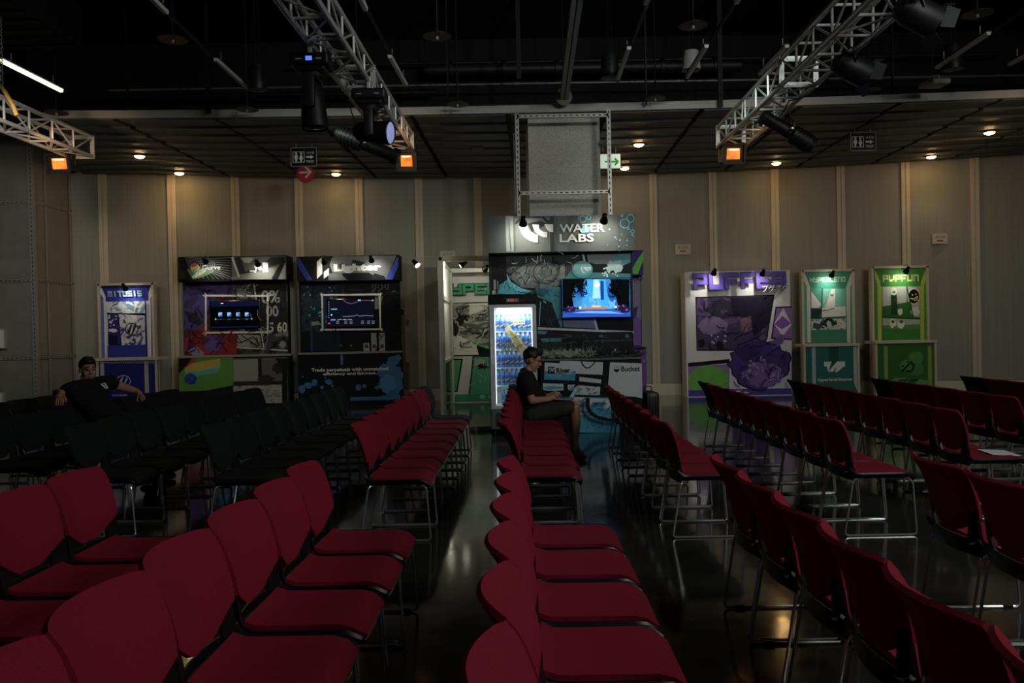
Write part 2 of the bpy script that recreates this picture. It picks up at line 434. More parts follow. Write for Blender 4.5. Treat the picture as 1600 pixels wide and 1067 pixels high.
# soffit of dark boards in front of the back wall, with a pale fascia along its front edge
FC, FR = (-1.29, -96.28), 109.08
def front_y(x): return FC[1]+math.sqrt(FR*FR-(x-FC[0])**2)
def back_y(x): return WC[1]+math.sqrt(WR*WR-(x-WC[0])**2)
M_board = mat('dark_grey_ceiling_board', '#565c60', .6, 0, 2, .12, stretch=(1, 6, 1))
sof = MB()
def left_x(y): return -7.05-(y-12.7)*.40      # the soffit stops along a slanted left end
xs = [-7.05+i*.7 for i in range(28)]
vs = []; fs = []
for x in xs:
    yf, yb = front_y(x), back_y(x)+.3
    if x == xs[0]:
        vs += [(left_x(yf), yf, 5.045), (left_x(16.9), 16.9, 5.045), (left_x(16.9), 16.9, 5.10), (left_x(yf), yf, 5.10)]; continue
    vs += [(x, yf, 5.045), (x, yb, 5.045), (x, yb, 5.10), (x, yf, 5.10)]
for i in range(len(xs)-1):
    for j in range(4): fs.append((i*4+j, i*4+4+j, i*4+4+(j+1) % 4, i*4+(j+1) % 4))
sof.add(vs, fs)
soffit = sof.build('ceiling_soffit', M_black, None, kind='structure', label='lowered soffit of dark boards before the back wall', cat='ceiling')
ROWS = 9
cols = [-10.4]+[-6.0+1.55*k for k in range(12)]
for i in range(len(cols)-1):
    x0, x1 = cols[i]+.045, cols[i+1]-.045
    for j in range(ROWS):
        vs = []
        for x in (x0, (x0+x1)/2, x1):
            yf, yb = front_y(max(x, -7)), back_y(max(x, -8.2))+.02
            a, b = yf+(yb-yf)*j/ROWS+.022, yf+(yb-yf)*(j+1)/ROWS-.022
            xa_, xb_ = x+.045*(a-12.7), x+.045*(b-12.7)
            if i == 0:
                e_ = (x-x0)/(x1-x0); la, lb = left_x(a)+.03, left_x(b)+.03; xa_, xb_ = la+(x1+.045*(a-12.7)-la)*e_, lb+(x1+.045*(b-12.7)-lb)*e_
            vs += [(xa_, a, 4.985), (xb_, b, 5.015), (xb_, b, 5.045), (xa_, a, 5.045)]
        fs = []
        for k in (0, 1):
            for q in range(4): fs.append((k*4+q, k*4+(q+1) % 4, k*4+4+(q+1) % 4, k*4+4+q))
        fs += [(3, 2, 1, 0), (8, 9, 10, 11)]
        MB().add(vs, fs).build('ceiling_board', M_board, soffit)
fa = MB(); vs = []; fs = []
for x in xs:
    y = front_y(x); vs += [(x, y-.06, 5.0), (x, y, 5.0), (x, y, 5.12), (x, y-.06, 5.12)]
for i in range(len(xs)-1):
    for j in range(4): fs.append((i*4+j, i*4+(j+1) % 4, i*4+4+(j+1) % 4, i*4+4+j))
fa.add(vs, fs)
fa.build('trim_1', mat('pale_fascia', '#b9b8b2', .55, 0, 5, .05), None, kind='structure', label='pale curved fascia along the front edge of the soffit', cat='fascia')
# black upper ceiling
MB().box((-13, -5, 6.75), (15, 14.4, 7.0)).box((-13, 14.4, 6.75), (15, 19.5, 7.0)).build('ceiling', M_ceil, None, kind='structure', label='black open ceiling over the hall', cat='ceiling')

MB().box((-8.85, 14.3, 5.10), (15, 14.4, 6.75)).build('void_dark_backdrop', M_ceil, None, kind='structure', label='black sheet standing in for the dark ceiling void above the soffit', cat='wall')  # black sheet stands in for the darkness of the open void
# left wall: slotted-angle frame holding grey sheets; one face towards the camera, one receding face
def angle_bar(p, q, wdt=.05, nrm=(0, -1, 0), slots=True, parent=None, name='slotted_bar', d=.006):
    """L-section bar with slot holes between p and q; nrm faces the room"""
    p, q = Vector(p), Vector(q); t = (q-p).normalized(); nn = Vector(nrm).normalized(); s = t.cross(nn).normalized()
    mb = MB(); L_ = (q-p).length
    def bx(a0, a1, s0, s1, n0, n1, m):
        c = [p+t*a+s*b+nn*e for e in (n0, n1) for a, b in ((a0, s0), (a1, s0), (a1, s1), (a0, s1))]
        mb.add(c, [(0, 1, 2, 3), (7, 6, 5, 4), (0, 4, 5, 1), (1, 5, 6, 2), (2, 6, 7, 3), (3, 7, 4, 0)], m)
    bx(0, L_, -wdt/2, wdt/2, 0, d, M_galv)
    bx(0, L_, wdt/2-d, wdt/2, -wdt*.8, 0, M_galv)
    if slots:
        k = int(L_/.085)
        for i in range(k):
            a = (i+.25)*L_/k; bx(a, a+.042, -.008, .008, d, d+.0015, M_hole)
    return mb.build(name, None, parent)
LWY = 15.6
xl0, xl1 = ony(-60, 400, LWY).x, ony(53, 400, LWY).x
fx1, fy1 = ony(126, 400, 17.05).x, 17.05
lw = MB().box((xl0-2, LWY+.10, 0), (xl1, LWY+.16, 6.9)).build('wall_left', M_perf, None, kind='structure', label='left partition of grey sheets in a slotted steel frame', cat='wall')
zs = [.02, 1.2, 2.71, 4.22, 5.73]
for a, b in zip(zs, zs[1:]):
    MB().box((xl0, LWY+.05, a+.03), (xl1-.06, LWY+.09, b-.03)).build('sheet_panel', M_perf, lw)
for z in zs[1:4]: angle_bar((xl0, LWY+.02, z), (xl1, LWY+.02, z), .055, (0, -1, 0), True, lw)
angle_bar((xl1-.03, LWY, 0), (xl1-.03, LWY, 6.2), .09, (0, -1, 0), True, lw, 'slotted_post')
dv = Vector((fx1-xl1, fy1-LWY, 0)); dn = dv.normalized(); nr = Vector((dn.y, -dn.x, 0))
def fp(t, z, o=0.): q = Vector((xl1, LWY, z))+dv*t+nr*o; return (q.x, q.y, q.z)
ts = [.02, .26, .78, 1.0]
for i in range(3):
    for a, b in zip(zs, zs[1:]):
        mb = MB(); vs = [fp(ts[i]+.012, a+.03, -.06), fp(ts[i+1]-.012, a+.03, -.06), fp(ts[i+1]-.012, b-.03, -.06), fp(ts[i]+.012, b-.03, -.06)]
        vs += [fp(ts[i]+.012, a+.03, -.02), fp(ts[i+1]-.012, a+.03, -.02), fp(ts[i+1]-.012, b-.03, -.02), fp(ts[i]+.012, b-.03, -.02)]
        mb.add(vs, [(3, 2, 1, 0), (4, 5, 6, 7), (0, 1, 5, 4), (1, 2, 6, 5), (2, 3, 7, 6), (3, 0, 4, 7)]).build('sheet_panel', M_perf, lw)
for t in ts[1:]: angle_bar(fp(t, 0), fp(t, 6.2), .05, nr, False, lw, 'slotted_post')
for z in zs[1:4]: angle_bar(fp(0, z), fp(1, z), .05, nr, True, lw)

# column clad in perforated grey sheet inside a slotted-angle frame, above and behind the tall booth
CYF = 12.5
cl, cr = ony(809, 250, CYF).x, ony(952, 250, CYF).x
colm = thing('clad_column', 'square column clad in grey perforated sheet inside a slotted steel frame', 'column', ((cl+cr)/2, 13.2, 0))
pl, prr = ony(826, 250, 13.0).x, ony(938, 250, 13.0).x
M_perf2 = ramp_mat('perforated_sheet_dots', [(0., '#6b685f'), (.30, '#b5b2a6')], 70, 0, 0, .55, kind='voronoi')
MB().box((pl, 13.0, 0), (prr, 14.2, 2.95)).build('cladding_sheet', M_perf2, colm)
MB().box((pl, 13.0, 2.955), (prr, 14.2, 4.985)).build('cladding_sheet', M_perf2, colm)
for x in (cl, cr):
    for y in (CYF, 13.9):
        angle_bar((x, y, 0), (x, y, 4.97), .06, (0, -1, 0), True, colm, 'slotted_post')
        angle_bar((x+(.05 if x == cr else -.05)*.6, y+.05, 0), (x+(.05 if x == cr else -.05)*.6, y+.05, 4.97), .05, (1 if x == cr else -1, 0, 0), True, colm, 'slotted_post')
for z in (3.68, 4.88):
    angle_bar((cl, CYF, z), (cr, CYF, z), .055, (0, -1, 0), True, colm, 'slotted_beam')
for x in (cl, cr):
    for z in (3.3, 4.55): angle_bar((x, CYF+.03, z), (x, 13.9, z), .05, (1, 0, 0), True, colm, 'slotted_brace')
# ================================================================== CHAIRS
M_red = mat('crimson_upholstery', '#861a2f', .85, 0, 220, .16, bump=.12, spec=.2)
M_blk_up = mat('black_upholstery', '#1a211e', .85, 0, 220, .2, bump=.12, spec=.2)
M_shell = mat('black_plastic_shell', '#101112', .36, 0, 60, .1)
M_chrome = mat('chromed_steel_rod', '#d3d5d5', .27, .8, 20, .03)
def fillet(P, r=.03, n=4):
    P = [Vector(p) for p in P]; out = [P[0]]
    for a, b, c in zip(P, P[1:], P[2:]):
        u, v = (a-b).normalized(), (c-b).normalized()
        p0, p1 = b+u*r, b+v*r
        for i in range(n+1):
            t = i/n; out.append(p0*(1-t)**2+b*2*t*(1-t)+p1*t*t)
    return out+[P[-1]]
def back_x(z):
    t = (z-.50)/.335
    return .052-.03*t-.097*t*t
def back_surf(u, v):
    au = abs(u)
    zl = .500+.085*max(0, (au-.35)/.65); zt = .838-.006*max(0, (au-.8)/.2)**2
    z = zl+(zt-zl)*v; hwid = .232+.013*v
    y = hwid*u
    return (back_x(z)+.070*u*u*(.55+.45*v)+.012*max(0, v-.85)/.15*(-1), y, z)
def seat_surf(u, v):
    x = .085+.447*v; hwid = .198-.016*max(0, (v-.9)/.1)
    z = .452-.010*math.sin(math.pi*min(1, v*1.1))*(1-u*u)-.046*max(0, (v-.80)/.20)**2+.018*max(0, (.14-v)/.14)**2
    return (x, hwid*u, z)
def shell_surf(u, v):
    x = .055+.472*v; hwid = .238-.02*max(0, (v-.9)/.1)
    z = .424-.034*max(0, (v-.84)/.16)**2+.04*max(0, (.12-v)/.12)**2-.012*(1-u*u)+.027*max(0, (abs(u)-.86)/.14)
    return (x, hwid*u, z)
CH = {}
CH['pad'] = MB().slab(seat_surf, 10, 10, .034).mesh('seat_pad', None, True)
CH['shell'] = MB().slab(shell_surf, 16, 10, .026).mesh('seat_shell', M_shell, True)
def apron_surf(u, v): return (.044+.038*u*u-.006*v, .232*u, .402+.078*v)
CH['apron'] = MB().slab(apron_surf, 10, 3, .014).mesh('rear_apron', M_shell, True)
CH['back'] = MB().slab(back_surf, 14, 9, .030).mesh('backrest', None, True)
for sgn in (-1, 1):
    vs = []; fs = []; k = 7
    for i in range(k+1):
        t = i/k; z = .415+.205*t
        yi, yo = sgn*(.135+.055*t), sgn*(.232-.012*abs(t-.5))
        for y in (yi, yo):
            u = y/.235; x = (back_x(max(z, .50))+.070*u*u*(.55+.45*max(0, (z-.55)/.28)))
            if z < .50: x += (.50-z)*.32
            x -= .010
            vs += [(x-.008, y, z), (x+.006, y, z)]
    for i in range(k):
        a, b = i*4, i*4+4
        for p, q in ((0, 1), (1, 3), (3, 2), (2, 0)): fs.append((a+p, a+q, b+q, b+p))
    fs += [(0, 2, 3, 1), (k*4, k*4+1, k*4+3, k*4+2)]
    CH['arm%d' % sgn] = MB().add(vs, fs).mesh('back_support', M_shell, True)
    y = sgn*.232
    pth = fillet([(.10, y*.9, .412), (.078, y, .40), (.012, y, .008), (.528, y, .008), (.502, y, .395), (.47, y*.9, .41)], .03)
    CH['leg%d' % sgn] = MB().tube(pth, .0072, 7).mesh('sled_leg', M_chrome, True)
    for q in (0, 1):
        gx = .075 if q == 0 else .44
        CH['gl%d%d' % (sgn, q)] = MB().bbox((gx, y-.011, 0), (gx+.05, y+.011, .02), .004).mesh('floor_glide', M_shell)
CH['bar0'] = MB().cyl((.11, -.21, .408), (.11, .21, .408), .007, n=7).mesh('cross_bar', M_chrome, True)
CH['bar1'] = MB().cyl((.46, -.21, .404), (.46, .21, .404), .007, n=7).mesh('cross_bar', M_chrome, True)
for c, m in (('red', M_red), ('black', M_blk_up)):
    for k in ('pad', 'back'):
        me = CH[k].copy(); me.materials.clear(); me.materials.append(m); CH[k+c] = me
ROW_TILT = -math.atan(.032)
ORD = ['first', 'second', 'third', 'fourth', 'fifth', 'sixth', 'seventh', 'eighth', 'ninth', 'tenth']
def chair(x, y, colr, label, group, glides=False, rz=0.):
    t = thing('stacking_chair', label, 'chair', (x, y, 0), group)
    t.rotation_euler = (0, 0, ROW_TILT+rz)
    parts = [('seat_pad', CH['pad'+colr]), ('seat_shell', CH['shell']), ('rear_apron', CH['apron']), ('backrest', CH['back'+colr]),
             ('back_support', CH['arm-1']), ('back_support', CH['arm1']), ('sled_leg', CH['leg-1']), ('sled_leg', CH['leg1']),
             ('cross_bar', CH['bar0']), ('cross_bar', CH['bar1'])]
    legs = []
    for n, me in parts:
        o = bpy.data.objects.new(n, me); COL.objects.link(o); o.parent = t
        if n == 'sled_leg': legs.append(o)
    if glides:
        for lg, ks in zip(legs, (('gl-10', 'gl-11'), ('gl10', 'gl11'))):
            for k in ks: o = bpy.data.objects.new('floor_glide', CH[k]); COL.objects.link(o); o.parent = lg
    return t
PITCH = .5
# name phrase, x of the rear feet at the near end, y of the near end, number of chairs, colours, end black?
ROWS_BACK = [
    ('the leftmost black row', -5.62, 8.6, 4, 'black', False, 'far'),
    ('the leaning man\'s black row', -4.47, 6.75, 8, 'black', False, 'far'),
    ('the middle black row', -3.36, 6.15, 9, 'black', False, 'far'),
    ('the black row beside red chairs', -2.22, 5.93, 9, 'black', False, 'far'),
    ('the far row left of the aisle', -1.07, 5.80, 9, 'red', True, 'far'),
    ('the typing man\'s row', .055, 5.77, 9, 'red', True, 'far'),
    ('the row before the printed counter', 1.20, 5.70, 9, 'red', True, 'far'),
    ('the row before the purple booth', 2.42, 5.63, 9, 'red', True, 'far'),
    ('the row before the teal stand', 3.55, 6.10, 8, 'red', True, 'far'),
    ('the row before the green stand', 4.62, 7.05, 6, 'red', True, 'far'),
    ('the far rightmost row', 5.82, 8.55, 3, 'red', True, 'far'),
]
ROWS_FRONT = [
    ('the nearest row at the left edge', -2.17, 4.33, 4),
    ('the near row left of the aisle', -1.02, 4.37, 6),
    ('the near middle row', .06, 4.38, 6),
    ('the near row right of the middle', 1.16, 4.28, 6),
    ('the nearest row at the right edge', 2.19, 4.20, 3),
]
rj = random.Random(5)
SEAT = {}
for ri, (nm, x0, y0, n, colr, endb, _) in enumerate(ROWS_BACK):
    for i in range(n):
        c = 'black' if (endb and i == n-1) else colr
        yc = y0+PITCH*(i+.5)
        if endb and i == n-1: lab = 'black end chair nearest the back wall in '+nm
        elif n-1-i < i and n < 9: lab = '%s chair, %s from the back wall end of %s' % (c, ORD[n-1-i], nm)
        else: lab = '%s chair, %s from the camera in %s' % (c, ORD[i], nm)
        SEAT[ri, i] = chair(x0+.032*(yc-y0)+rj.uniform(-.008, .008), yc, c, lab, 'chairs beyond the cross aisle', False, rj.uniform(-.012, .012))
for ri, (nm, x0, y1, n) in enumerate(ROWS_FRONT):
    for i in range(n):
        yc = y1-PITCH*(i+.5)
        lab = 'red upholstered chair, %s from the cross aisle in %s' % (ORD[i], nm)
        chair(x0-.022*(i*PITCH)+rj.uniform(-.006, .006), yc, 'red', lab, 'red chairs near the camera', True, rj.uniform(-.01, .01))
# ================================================================== RIGGING
M_truss = mat('truss_aluminium', '#cbccca', .38, .4, 30, .1)
M_lampblk = mat('black_lamp_housing', '#131314', .5, .2, 30, .15)
M_lampblk2 = mat('black_lamp_yoke', '#1d1e20', .45, .2, 30, .12)
TR = {}
def truss(key, X0, X1, zb, zt, ya, yb, label):
    t = thing('lighting_truss', label, 'truss', ((X0+X1)/2, yb, zb), 'lighting trusses')
    r = .028
    T_ = lambda x, y: x-.035*(yb-y)
    cs = {'bl': (X0, zb), 'br': (X1, zb), 'tl': (X0, zt), 'tr': (X1, zt)}
    for k, (x, z) in cs.items(): MB().cyl((T_(x, ya), ya, z), (x, yb, z), r, n=12).build('chord', M_truss, t, True)
    n = int((yb-ya)/.5); st = (yb-ya)/n
    faces = [('bl', 'br'), ('tl', 'tr'), ('bl', 'tl'), ('br', 'tr')]
    for i in range(n+1):
        y = yb-i*st
        for a, b in faces:
            (xa, za), (xb, zb_) = cs[a], cs[b]; xa, xb = T_(xa, y), T_(xb, y)
            if i and i % 6:
                MB().cyl((xa, y, za), (xb, y, zb_), .0155, n=8, cap=False).build('rung', M_truss, t, True)
            else:   # bolted connection plates at section ends
                h = .03; q = MB()
                if za == zb_: q.box((min(xa, xb)-.02, y-.014, za-h), (max(xa, xb)+.02, y+.014, za+h))
                else: q.box((xa-h, y-.014, min(za, zb_)-.02), (xa+h, y+.014, max(za, zb_)+.02))
                for e in (.18, .82):
                    c = Vector((xa+(xb-xa)*e, y-.014, za+(zb_-za)*e)); q.cyl(c, c+Vector((0, -.012, 0)), .012, n=6)
                q.build('end_plate', M_truss, t)
            if i < n:
                y2 = y-st; (p, pz), (s, sz) = ((xa, za), (xb, zb_)) if i % 2 else ((xb, zb_), (xa, za))
                if (a, b) != ('tl', 'tr'):
                    MB().cyl((p, y, pz), (s-.035*st, y2, sz), .0125, n=7, cap=False).build('brace', M_truss, t, True)
    TR[key] = (X0, X1, zb, zt); return t
YE = 12.35
def tz(px, py, Y): return ony(px, py, Y)
a = tz(644, 233, YE); truss('mid', a.x-.34, a.x, a.z, a.z+.24, 3.6, YE, 'aluminium box truss carrying two moving heads left of the column')
a = tz(1122, 229, YE); truss('right', a.x, a.x+.40, a.z, a.z+.30, 3.6, YE, 'aluminium box truss on the right carrying two round spotlights')
a = tz(145, 245, YE); truss('left', a.x-.33, a.x, a.z, a.z+.30, 4.6, YE, 'aluminium box truss at the far left with a glowing flood')
def hook(mb, p, q, r=.018):
    p, q = Vector(p), Vector(q); mb.cyl(p, q, r, n=8)
    mb.bbox((p.x-.035, p.y-.03, p.z-.035), (p.x+.035, p.y+.03, p.z+.035), .01)
# --- orange floods at the ends of the trusses
for (x0, y0, x1, y1), Y, dz, lab in (((72, 240, 111, 271), 12.2, .06, 'square flood lamp glowing orange under the far left truss end'),
                                ((619, 235, 651, 267), 12.2, .05, 'square flood lamp glowing orange under the middle truss end'),
                                ((1128, 224, 1165, 256), 12.2, .05, 'square flood lamp glowing orange under the right truss end')):
    c = ony((x0+x1)/2, (y0+y1)/2, Y); hwd = (x1-x0)/2*Y/F; hh = (y1-y0)/2*Y/F
    t = thing('flood_lamp', lab, 'lamp', (c.x, c.y, c.z-hh), 'orange flood lamps')
    Mx = Matrix.Translation(c) @ Matrix.Rotation(math.radians(14), 4, 'X')
    MB().bbox((-hwd, .03, -hh), (hwd, .24, hh), .03, M=Mx).box((-hwd, -.03, -hh), (-hwd+.03, .05, hh), M=Mx).box((hwd-.03, -.03, -hh), (hwd, .05, hh), M=Mx).box((-hwd, -.03, hh-.03), (hwd, .05, hh), M=Mx).box((-hwd, -.03, -hh), (hwd, .05, -hh+.03), M=Mx).build('housing', M_lampblk, t)
    MB().box((-hwd*.55, .015, -hh*.55), (hwd*.55, .03, hh*.5), M=Mx).build('glowing_reflector', ramp_mat('hot_reflector', [(.3, '#d8570c'), (.7, '#ff9a45')], 7, .3, 1, .3, emit=.9, const=False), t)
    MB().cyl(Mx @ Vector((-hwd*.4, .008, hh*.38)), Mx @ Vector((hwd*.4, .008, hh*.38)), .012, n=8).build('lamp_tube', emat('#ffd9a0', 2.2), t)
    q = MB(); q.cyl((c.x, c.y+.1, c.z+hh-.02), (c.x, c.y+.1, c.z+hh+.12), .016, n=8); q.tube([(c.x-hwd, c.y+.1, c.z), (c.x-hwd-.015, c.y+.1, c.z+hh+.03), (c.x+hwd+.015, c.y+.1, c.z+hh+.03), (c.x+hwd, c.y+.1, c.z)], .01, 6)
    q.build('hanging_bracket', M_lampblk2, t)
# --- moving heads
def moving_head(px, py, Y, label, tilt, face_lit):
    X_, zc = TR['mid'][1 if face_lit else 0]-.035*(YE-Y), TR['mid'][2]; c = Vector((X_, Y, zc-.12))
    t = thing('moving_head_light', label, 'spotlight', (c.x, c.y, c.z-.68), 'moving head lights')
    MB().bbox((c.x-.19, c.y-.15, c.z-.10), (c.x+.19, c.y+.15, c.z+.02), .025).bbox((c.x-.15, c.y-.12, c.z-.15), (c.x+.15, c.y+.12, c.z-.09), .03).build('base', M_lampblk, t)
    if not face_lit: MB().box((c.x-.03, c.y-.156, c.z-.065), (c.x+.03, c.y-.149, c.z-.025)).build('display', emat('#4a6cff', 1.6), t)
    MB().box((c.x+.07, c.y-.154, c.z-.055), (c.x+.12, c.y-.149, c.z-.04)).build('lettering_strip', pmat('#7f8a86'), t); MB().box((c.x-.13, c.y-.154, c.z-.055), (c.x-.07, c.y-.149, c.z-.045)).build('lettering_strip', pmat('#7f8a86'), t)
    MB().cyl((c.x, c.y, c.z-.15), (c.x, c.y, c.z-.19), .10, n=16).build('pan_bearing', M_lampblk2, t, True)
    arms = MB()
    for s in (-1, 1):
        arms.bbox((c.x-.055, c.y+s*.155-.03, c.z-.52), (c.x+.055, c.y+s*.155+.03, c.z-.17), .03)
    arms.bbox((c.x-.07, c.y-.18, c.z-.22), (c.x+.07, c.y+.18, c.z-.17), .02)
    arms.build('yoke', M_lampblk2, t, True)
    d = Vector((math.sin(tilt[0])*math.cos(tilt[1]), math.sin(tilt[0])*math.sin(tilt[1]), -math.cos(tilt[0])))
    hc = Vector((c.x, c.y, c.z-.44))
    MB().lathe([(.06, -.2), (.105, -.15), (.115, 0), (.13, .16), (.135, .24), (.125, .25), (.12, .235)], hc, d, 24).build('head', M_lampblk, t, True)
    MB().lathe([(.119, .236), (.09, .245), (.0, .25)], hc, d, 24).build('lens', emat('#aab4ee', .42) if face_lit else mat('dark_lens', '#15171b', .08), t, True)
    for s in (-1, 1):
        q = MB().bbox((c.x-.02, c.y+s*.09-.02, c.z), (c.x+.02, c.y+s*.09+.02, zc+.01), .006)
        q.lathe([(.025, -.022), (.036, -.022), (.036, .022), (.025, .022)], (c.x, c.y+s*.09, zc), (0, 1, 0), 14); q.build('clamp', M_truss, t)
    return t
moving_head(482, 98, 7.9, 'black moving head with a blue display pointing straight down', (.05, 0), False)
moving_head(570, 153, 9.05, 'black moving head with a pale lit lens turned to the right', (1.45, -.28), True)
# --- profile spotlights (long barrels)
def profile_spot(p0, p1, Y0, Y1, label, hang):
    a, b = ony(*p0, Y0), ony(*p1, Y1); d = (b-a).normalized(); L_ = (b-a).length
    t = thing('profile_spotlight', label, 'spotlight', (a+b)/2, 'profile spotlights')
    MB().lathe([(.04, 0), (.10, .02), (.12, .10), (.12, L_*.42), (.085, L_*.45), (.085, L_*.9), (.11, L_*.91), (.11, L_), (.09, L_)], a, d, 18).build('barrel', M_lampblk, t, True)
    MB().lathe([(.085, L_-.01), (.05, L_+.008), (0, L_+.012)], a, d, 16).build('lens', mat('dark_lens', '#15171b', .08), t, True)
    fins = MB()
    for k in range(4):
        c = a+d*(.1+k*.05); fins.lathe([(.118, 0), (.13, .004), (.13, .016), (.118, .02)], c, d, 18)
    fins.build('cooling_fins', M_lampblk2, t)
    m = a+d*L_*.45; h = Vector(hang); s = d.cross(Vector((0, 0, 1))).normalized()
    MB().tube([m+s*.13, m+s*.14+Vector((0, 0, .1)), Vector((m.x, m.y, m.z+.2)), m-s*.14+Vector((0, 0, .1)), m-s*.13], .012, 6).cyl((m.x, m.y, m.z+.19), (m.x+h.x, m.y+h.y, m.z+h.z), .014, n=8).build('hanging_bracket', M_lampblk2, t)
    for k in range(2):
        c = a+d*L_*.5; MB().cyl(c-s*.1*(1 if k else -1), c-s*.17*(1 if k else -1), .015, n=8).build('shutter_knob', M_truss, t)
profile_spot((524, 207), (622, 246), 10.6, 10.6, 'long black profile spotlight under the middle truss beside the flood', (.12, 0, .38))
profile_spot((1272, 230), (1190, 180), 10.4, 10.4, 'long black profile spotlight under the right truss', (.0, 0, .34))
# --- round PAR cans leaking white light
def par_can(px, py, Y, label):
    c = ony(px, py, Y); d = Vector((.82, .1, -.34)).normalized()
    t = thing('par_can', label, 'spotlight', (c.x, c.y, c.z-.15), 'round spotlights on the right truss')
    MB().lathe([(.05, -.17), (.10, -.15), (.135, -.06), (.14, .10), (.14, .20), (.13, .20), (.125, .11)], c, d, 22).build('housing', M_lampblk, t, True)
    MB().lathe([(.124, .11), (.0, .112)], c, d, 20).build('lens', emat('#eef1ff', 6.0), t)
    s = d.cross(Vector((0, 0, 1))).normalized()
    u = s.cross(d).normalized()
    for k, q in enumerate((s, -s, u, -u)):
        e = q.cross(d); b0 = c+d*.2+q*.135
        MB().add([b0+e*.1, b0-e*.1, b0-e*.085+d*.1+q*.05, b0+e*.085+d*.1+q*.05, b0+e*.1+q*.004, b0-e*.1+q*.004, b0-e*.085+d*.1+q*.054, b0+e*.085+d*.1+q*.054],
                 [(0, 1, 2, 3), (7, 6, 5, 4), (0, 4, 5, 1), (1, 5, 6, 2), (2, 6, 7, 3), (3, 7, 4, 0)]).build('barn_door', M_lampblk2, t)
    MB().tube([c+s*.15, c+s*.16+Vector((-.05, 0, .14)), c+Vector((-.08, 0, .24)), c-s*.16+Vector((-.05, 0, .14)), c-s*.15], .012, 6).build('yoke', M_lampblk2, t)
par_can(1326, 104, 8.3, 'round black spotlight leaking white light, lower on the right truss')
par_can(1428, 20, 7.0, 'round black spotlight leaking white light, at the top edge')
# --- cables draped on the trusses
def cable(pts, r, label, m):
    P = [Vector(p) for p in pts]; out = []
    for a_, b_ in zip(P, P[1:]):
        for i in range(6):
            t = i/6; out.append(a_.lerp(b_, t)+Vector((0, 0, -.35*(b_-a_).length*.18*math.sin(math.pi*t))))
    out.append(P[-1]); out = [v-Vector((.035*(YE-v.y), 0, 0)) for v in out]; MB().tube(out, r, 6).build('cable', m, None, True, label=label, cat='cable', group='cables on the trusses')
X0, X1, zb, zt = TR['mid']
cable([(X1, 8.4, zt+.03), (X1+.02, 9.4, zt+.03), (X1-.02, 10.4, zt+.03), (X1, 11.6, zt+.03)], .009, 'black cable lying along the middle truss', M_lampblk)
cable([(X0, 9.4, zb), (X0-.1, 10.4, zb-.1), (X0+.08, 10.7, zb)], .008, 'black cable drooping below the middle truss', M_lampblk)
X0, X1, zb, zt = TR['right']
cable([(X0, 10.9, zt+.02), (X0-.02, 10.9, zb+.04), (X0+.2, 10.9, zb+.02)], .01, 'white cable loop hanging inside the right truss', pmat('#c8c8c4'))
cable([(X1, 7.6, zb), (X1+.02, 8.8, zb-.02), (X1-.1, 9.9, zb), (X1-.1, 10.3, zb-.08)], .009, 'black cable wrapped along the right truss', M_lampblk)
# --- chain and yellow hook at far left
c = ony(3, 150, 9.0)
t = thing('chain_hoist', 'chain with a yellow hook above the far left truss', 'hoist', (c.x, c.y, c.z))
q = MB()
for k in range(16): q.tube([(c.x+.016*math.cos(a*math.pi/3)*(1 if k % 2 else .3), c.y+.016*math.cos(a*math.pi/3)*(.3 if k % 2 else 1), c.z+.1+k*.05+.03*math.sin(a*math.pi/3)) for a in range(6)], .006, 5, closed=True)
q.build('chain', M_galv, t)
MB().tube([(c.x, c.y, c.z+.1), (c.x+.05, c.y, c.z+.02), (c.x+.12, c.y, c.z-.1), (c.x+.16, c.y, c.z-.22)], .022, 8).build('sling', pmat('#b98a1e'), t)

# ================================================================== LIGHTS AND FITTINGS IN THE CEILING
M_tubeoff = mat('unlit_tube_cover', '#e2e2de', .4, 0, 10, .05)
M_track = mat('black_track', '#141415', .6, .3, 10, .1)
def led_tube(p0, p1, label, lit):
    a, b = onz(*p0, 5.1), onz(*p1, 5.1); d = (b-a).normalized(); s = Vector((0, 0, 1)).cross(d).normalized()
    t = thing('tube_light', label, 'tube light', (a+b)/2, 'tube lights under the ceiling')
    def bar(mb, w0, z0, w1, z1, e=0.):
        vs = [q+s*w_+Vector((0, 0, z_)) for q in (a-d*e, b+d*e) for w_, z_ in ((-w0, z0), (w0, z0), (w1, z1), (-w1, z1))]
        mb.add(vs, [(3, 2, 1, 0), (4, 5, 6, 7), (0, 1, 5, 4), (1, 2, 6, 5), (2, 3, 7, 6), (3, 0, 4, 7)])
    q = MB(); bar(q, .022, -.02, .03, .02); q.build('diffuser', emat('#f3f2c4', 1.9) if lit else M_tubeoff, t)
    q = MB(); bar(q, .03, .021, .03, .04, .01); q.build('backing_rail', M_track if not lit else M_tubeoff, t)
    for k in (.15, .85):
        c = a.lerp(b, k); MB().cyl(c+Vector((0, 0, .04)), c+Vector((0, 0, .16)), .006, n=6).build('clip', M_galv, t)
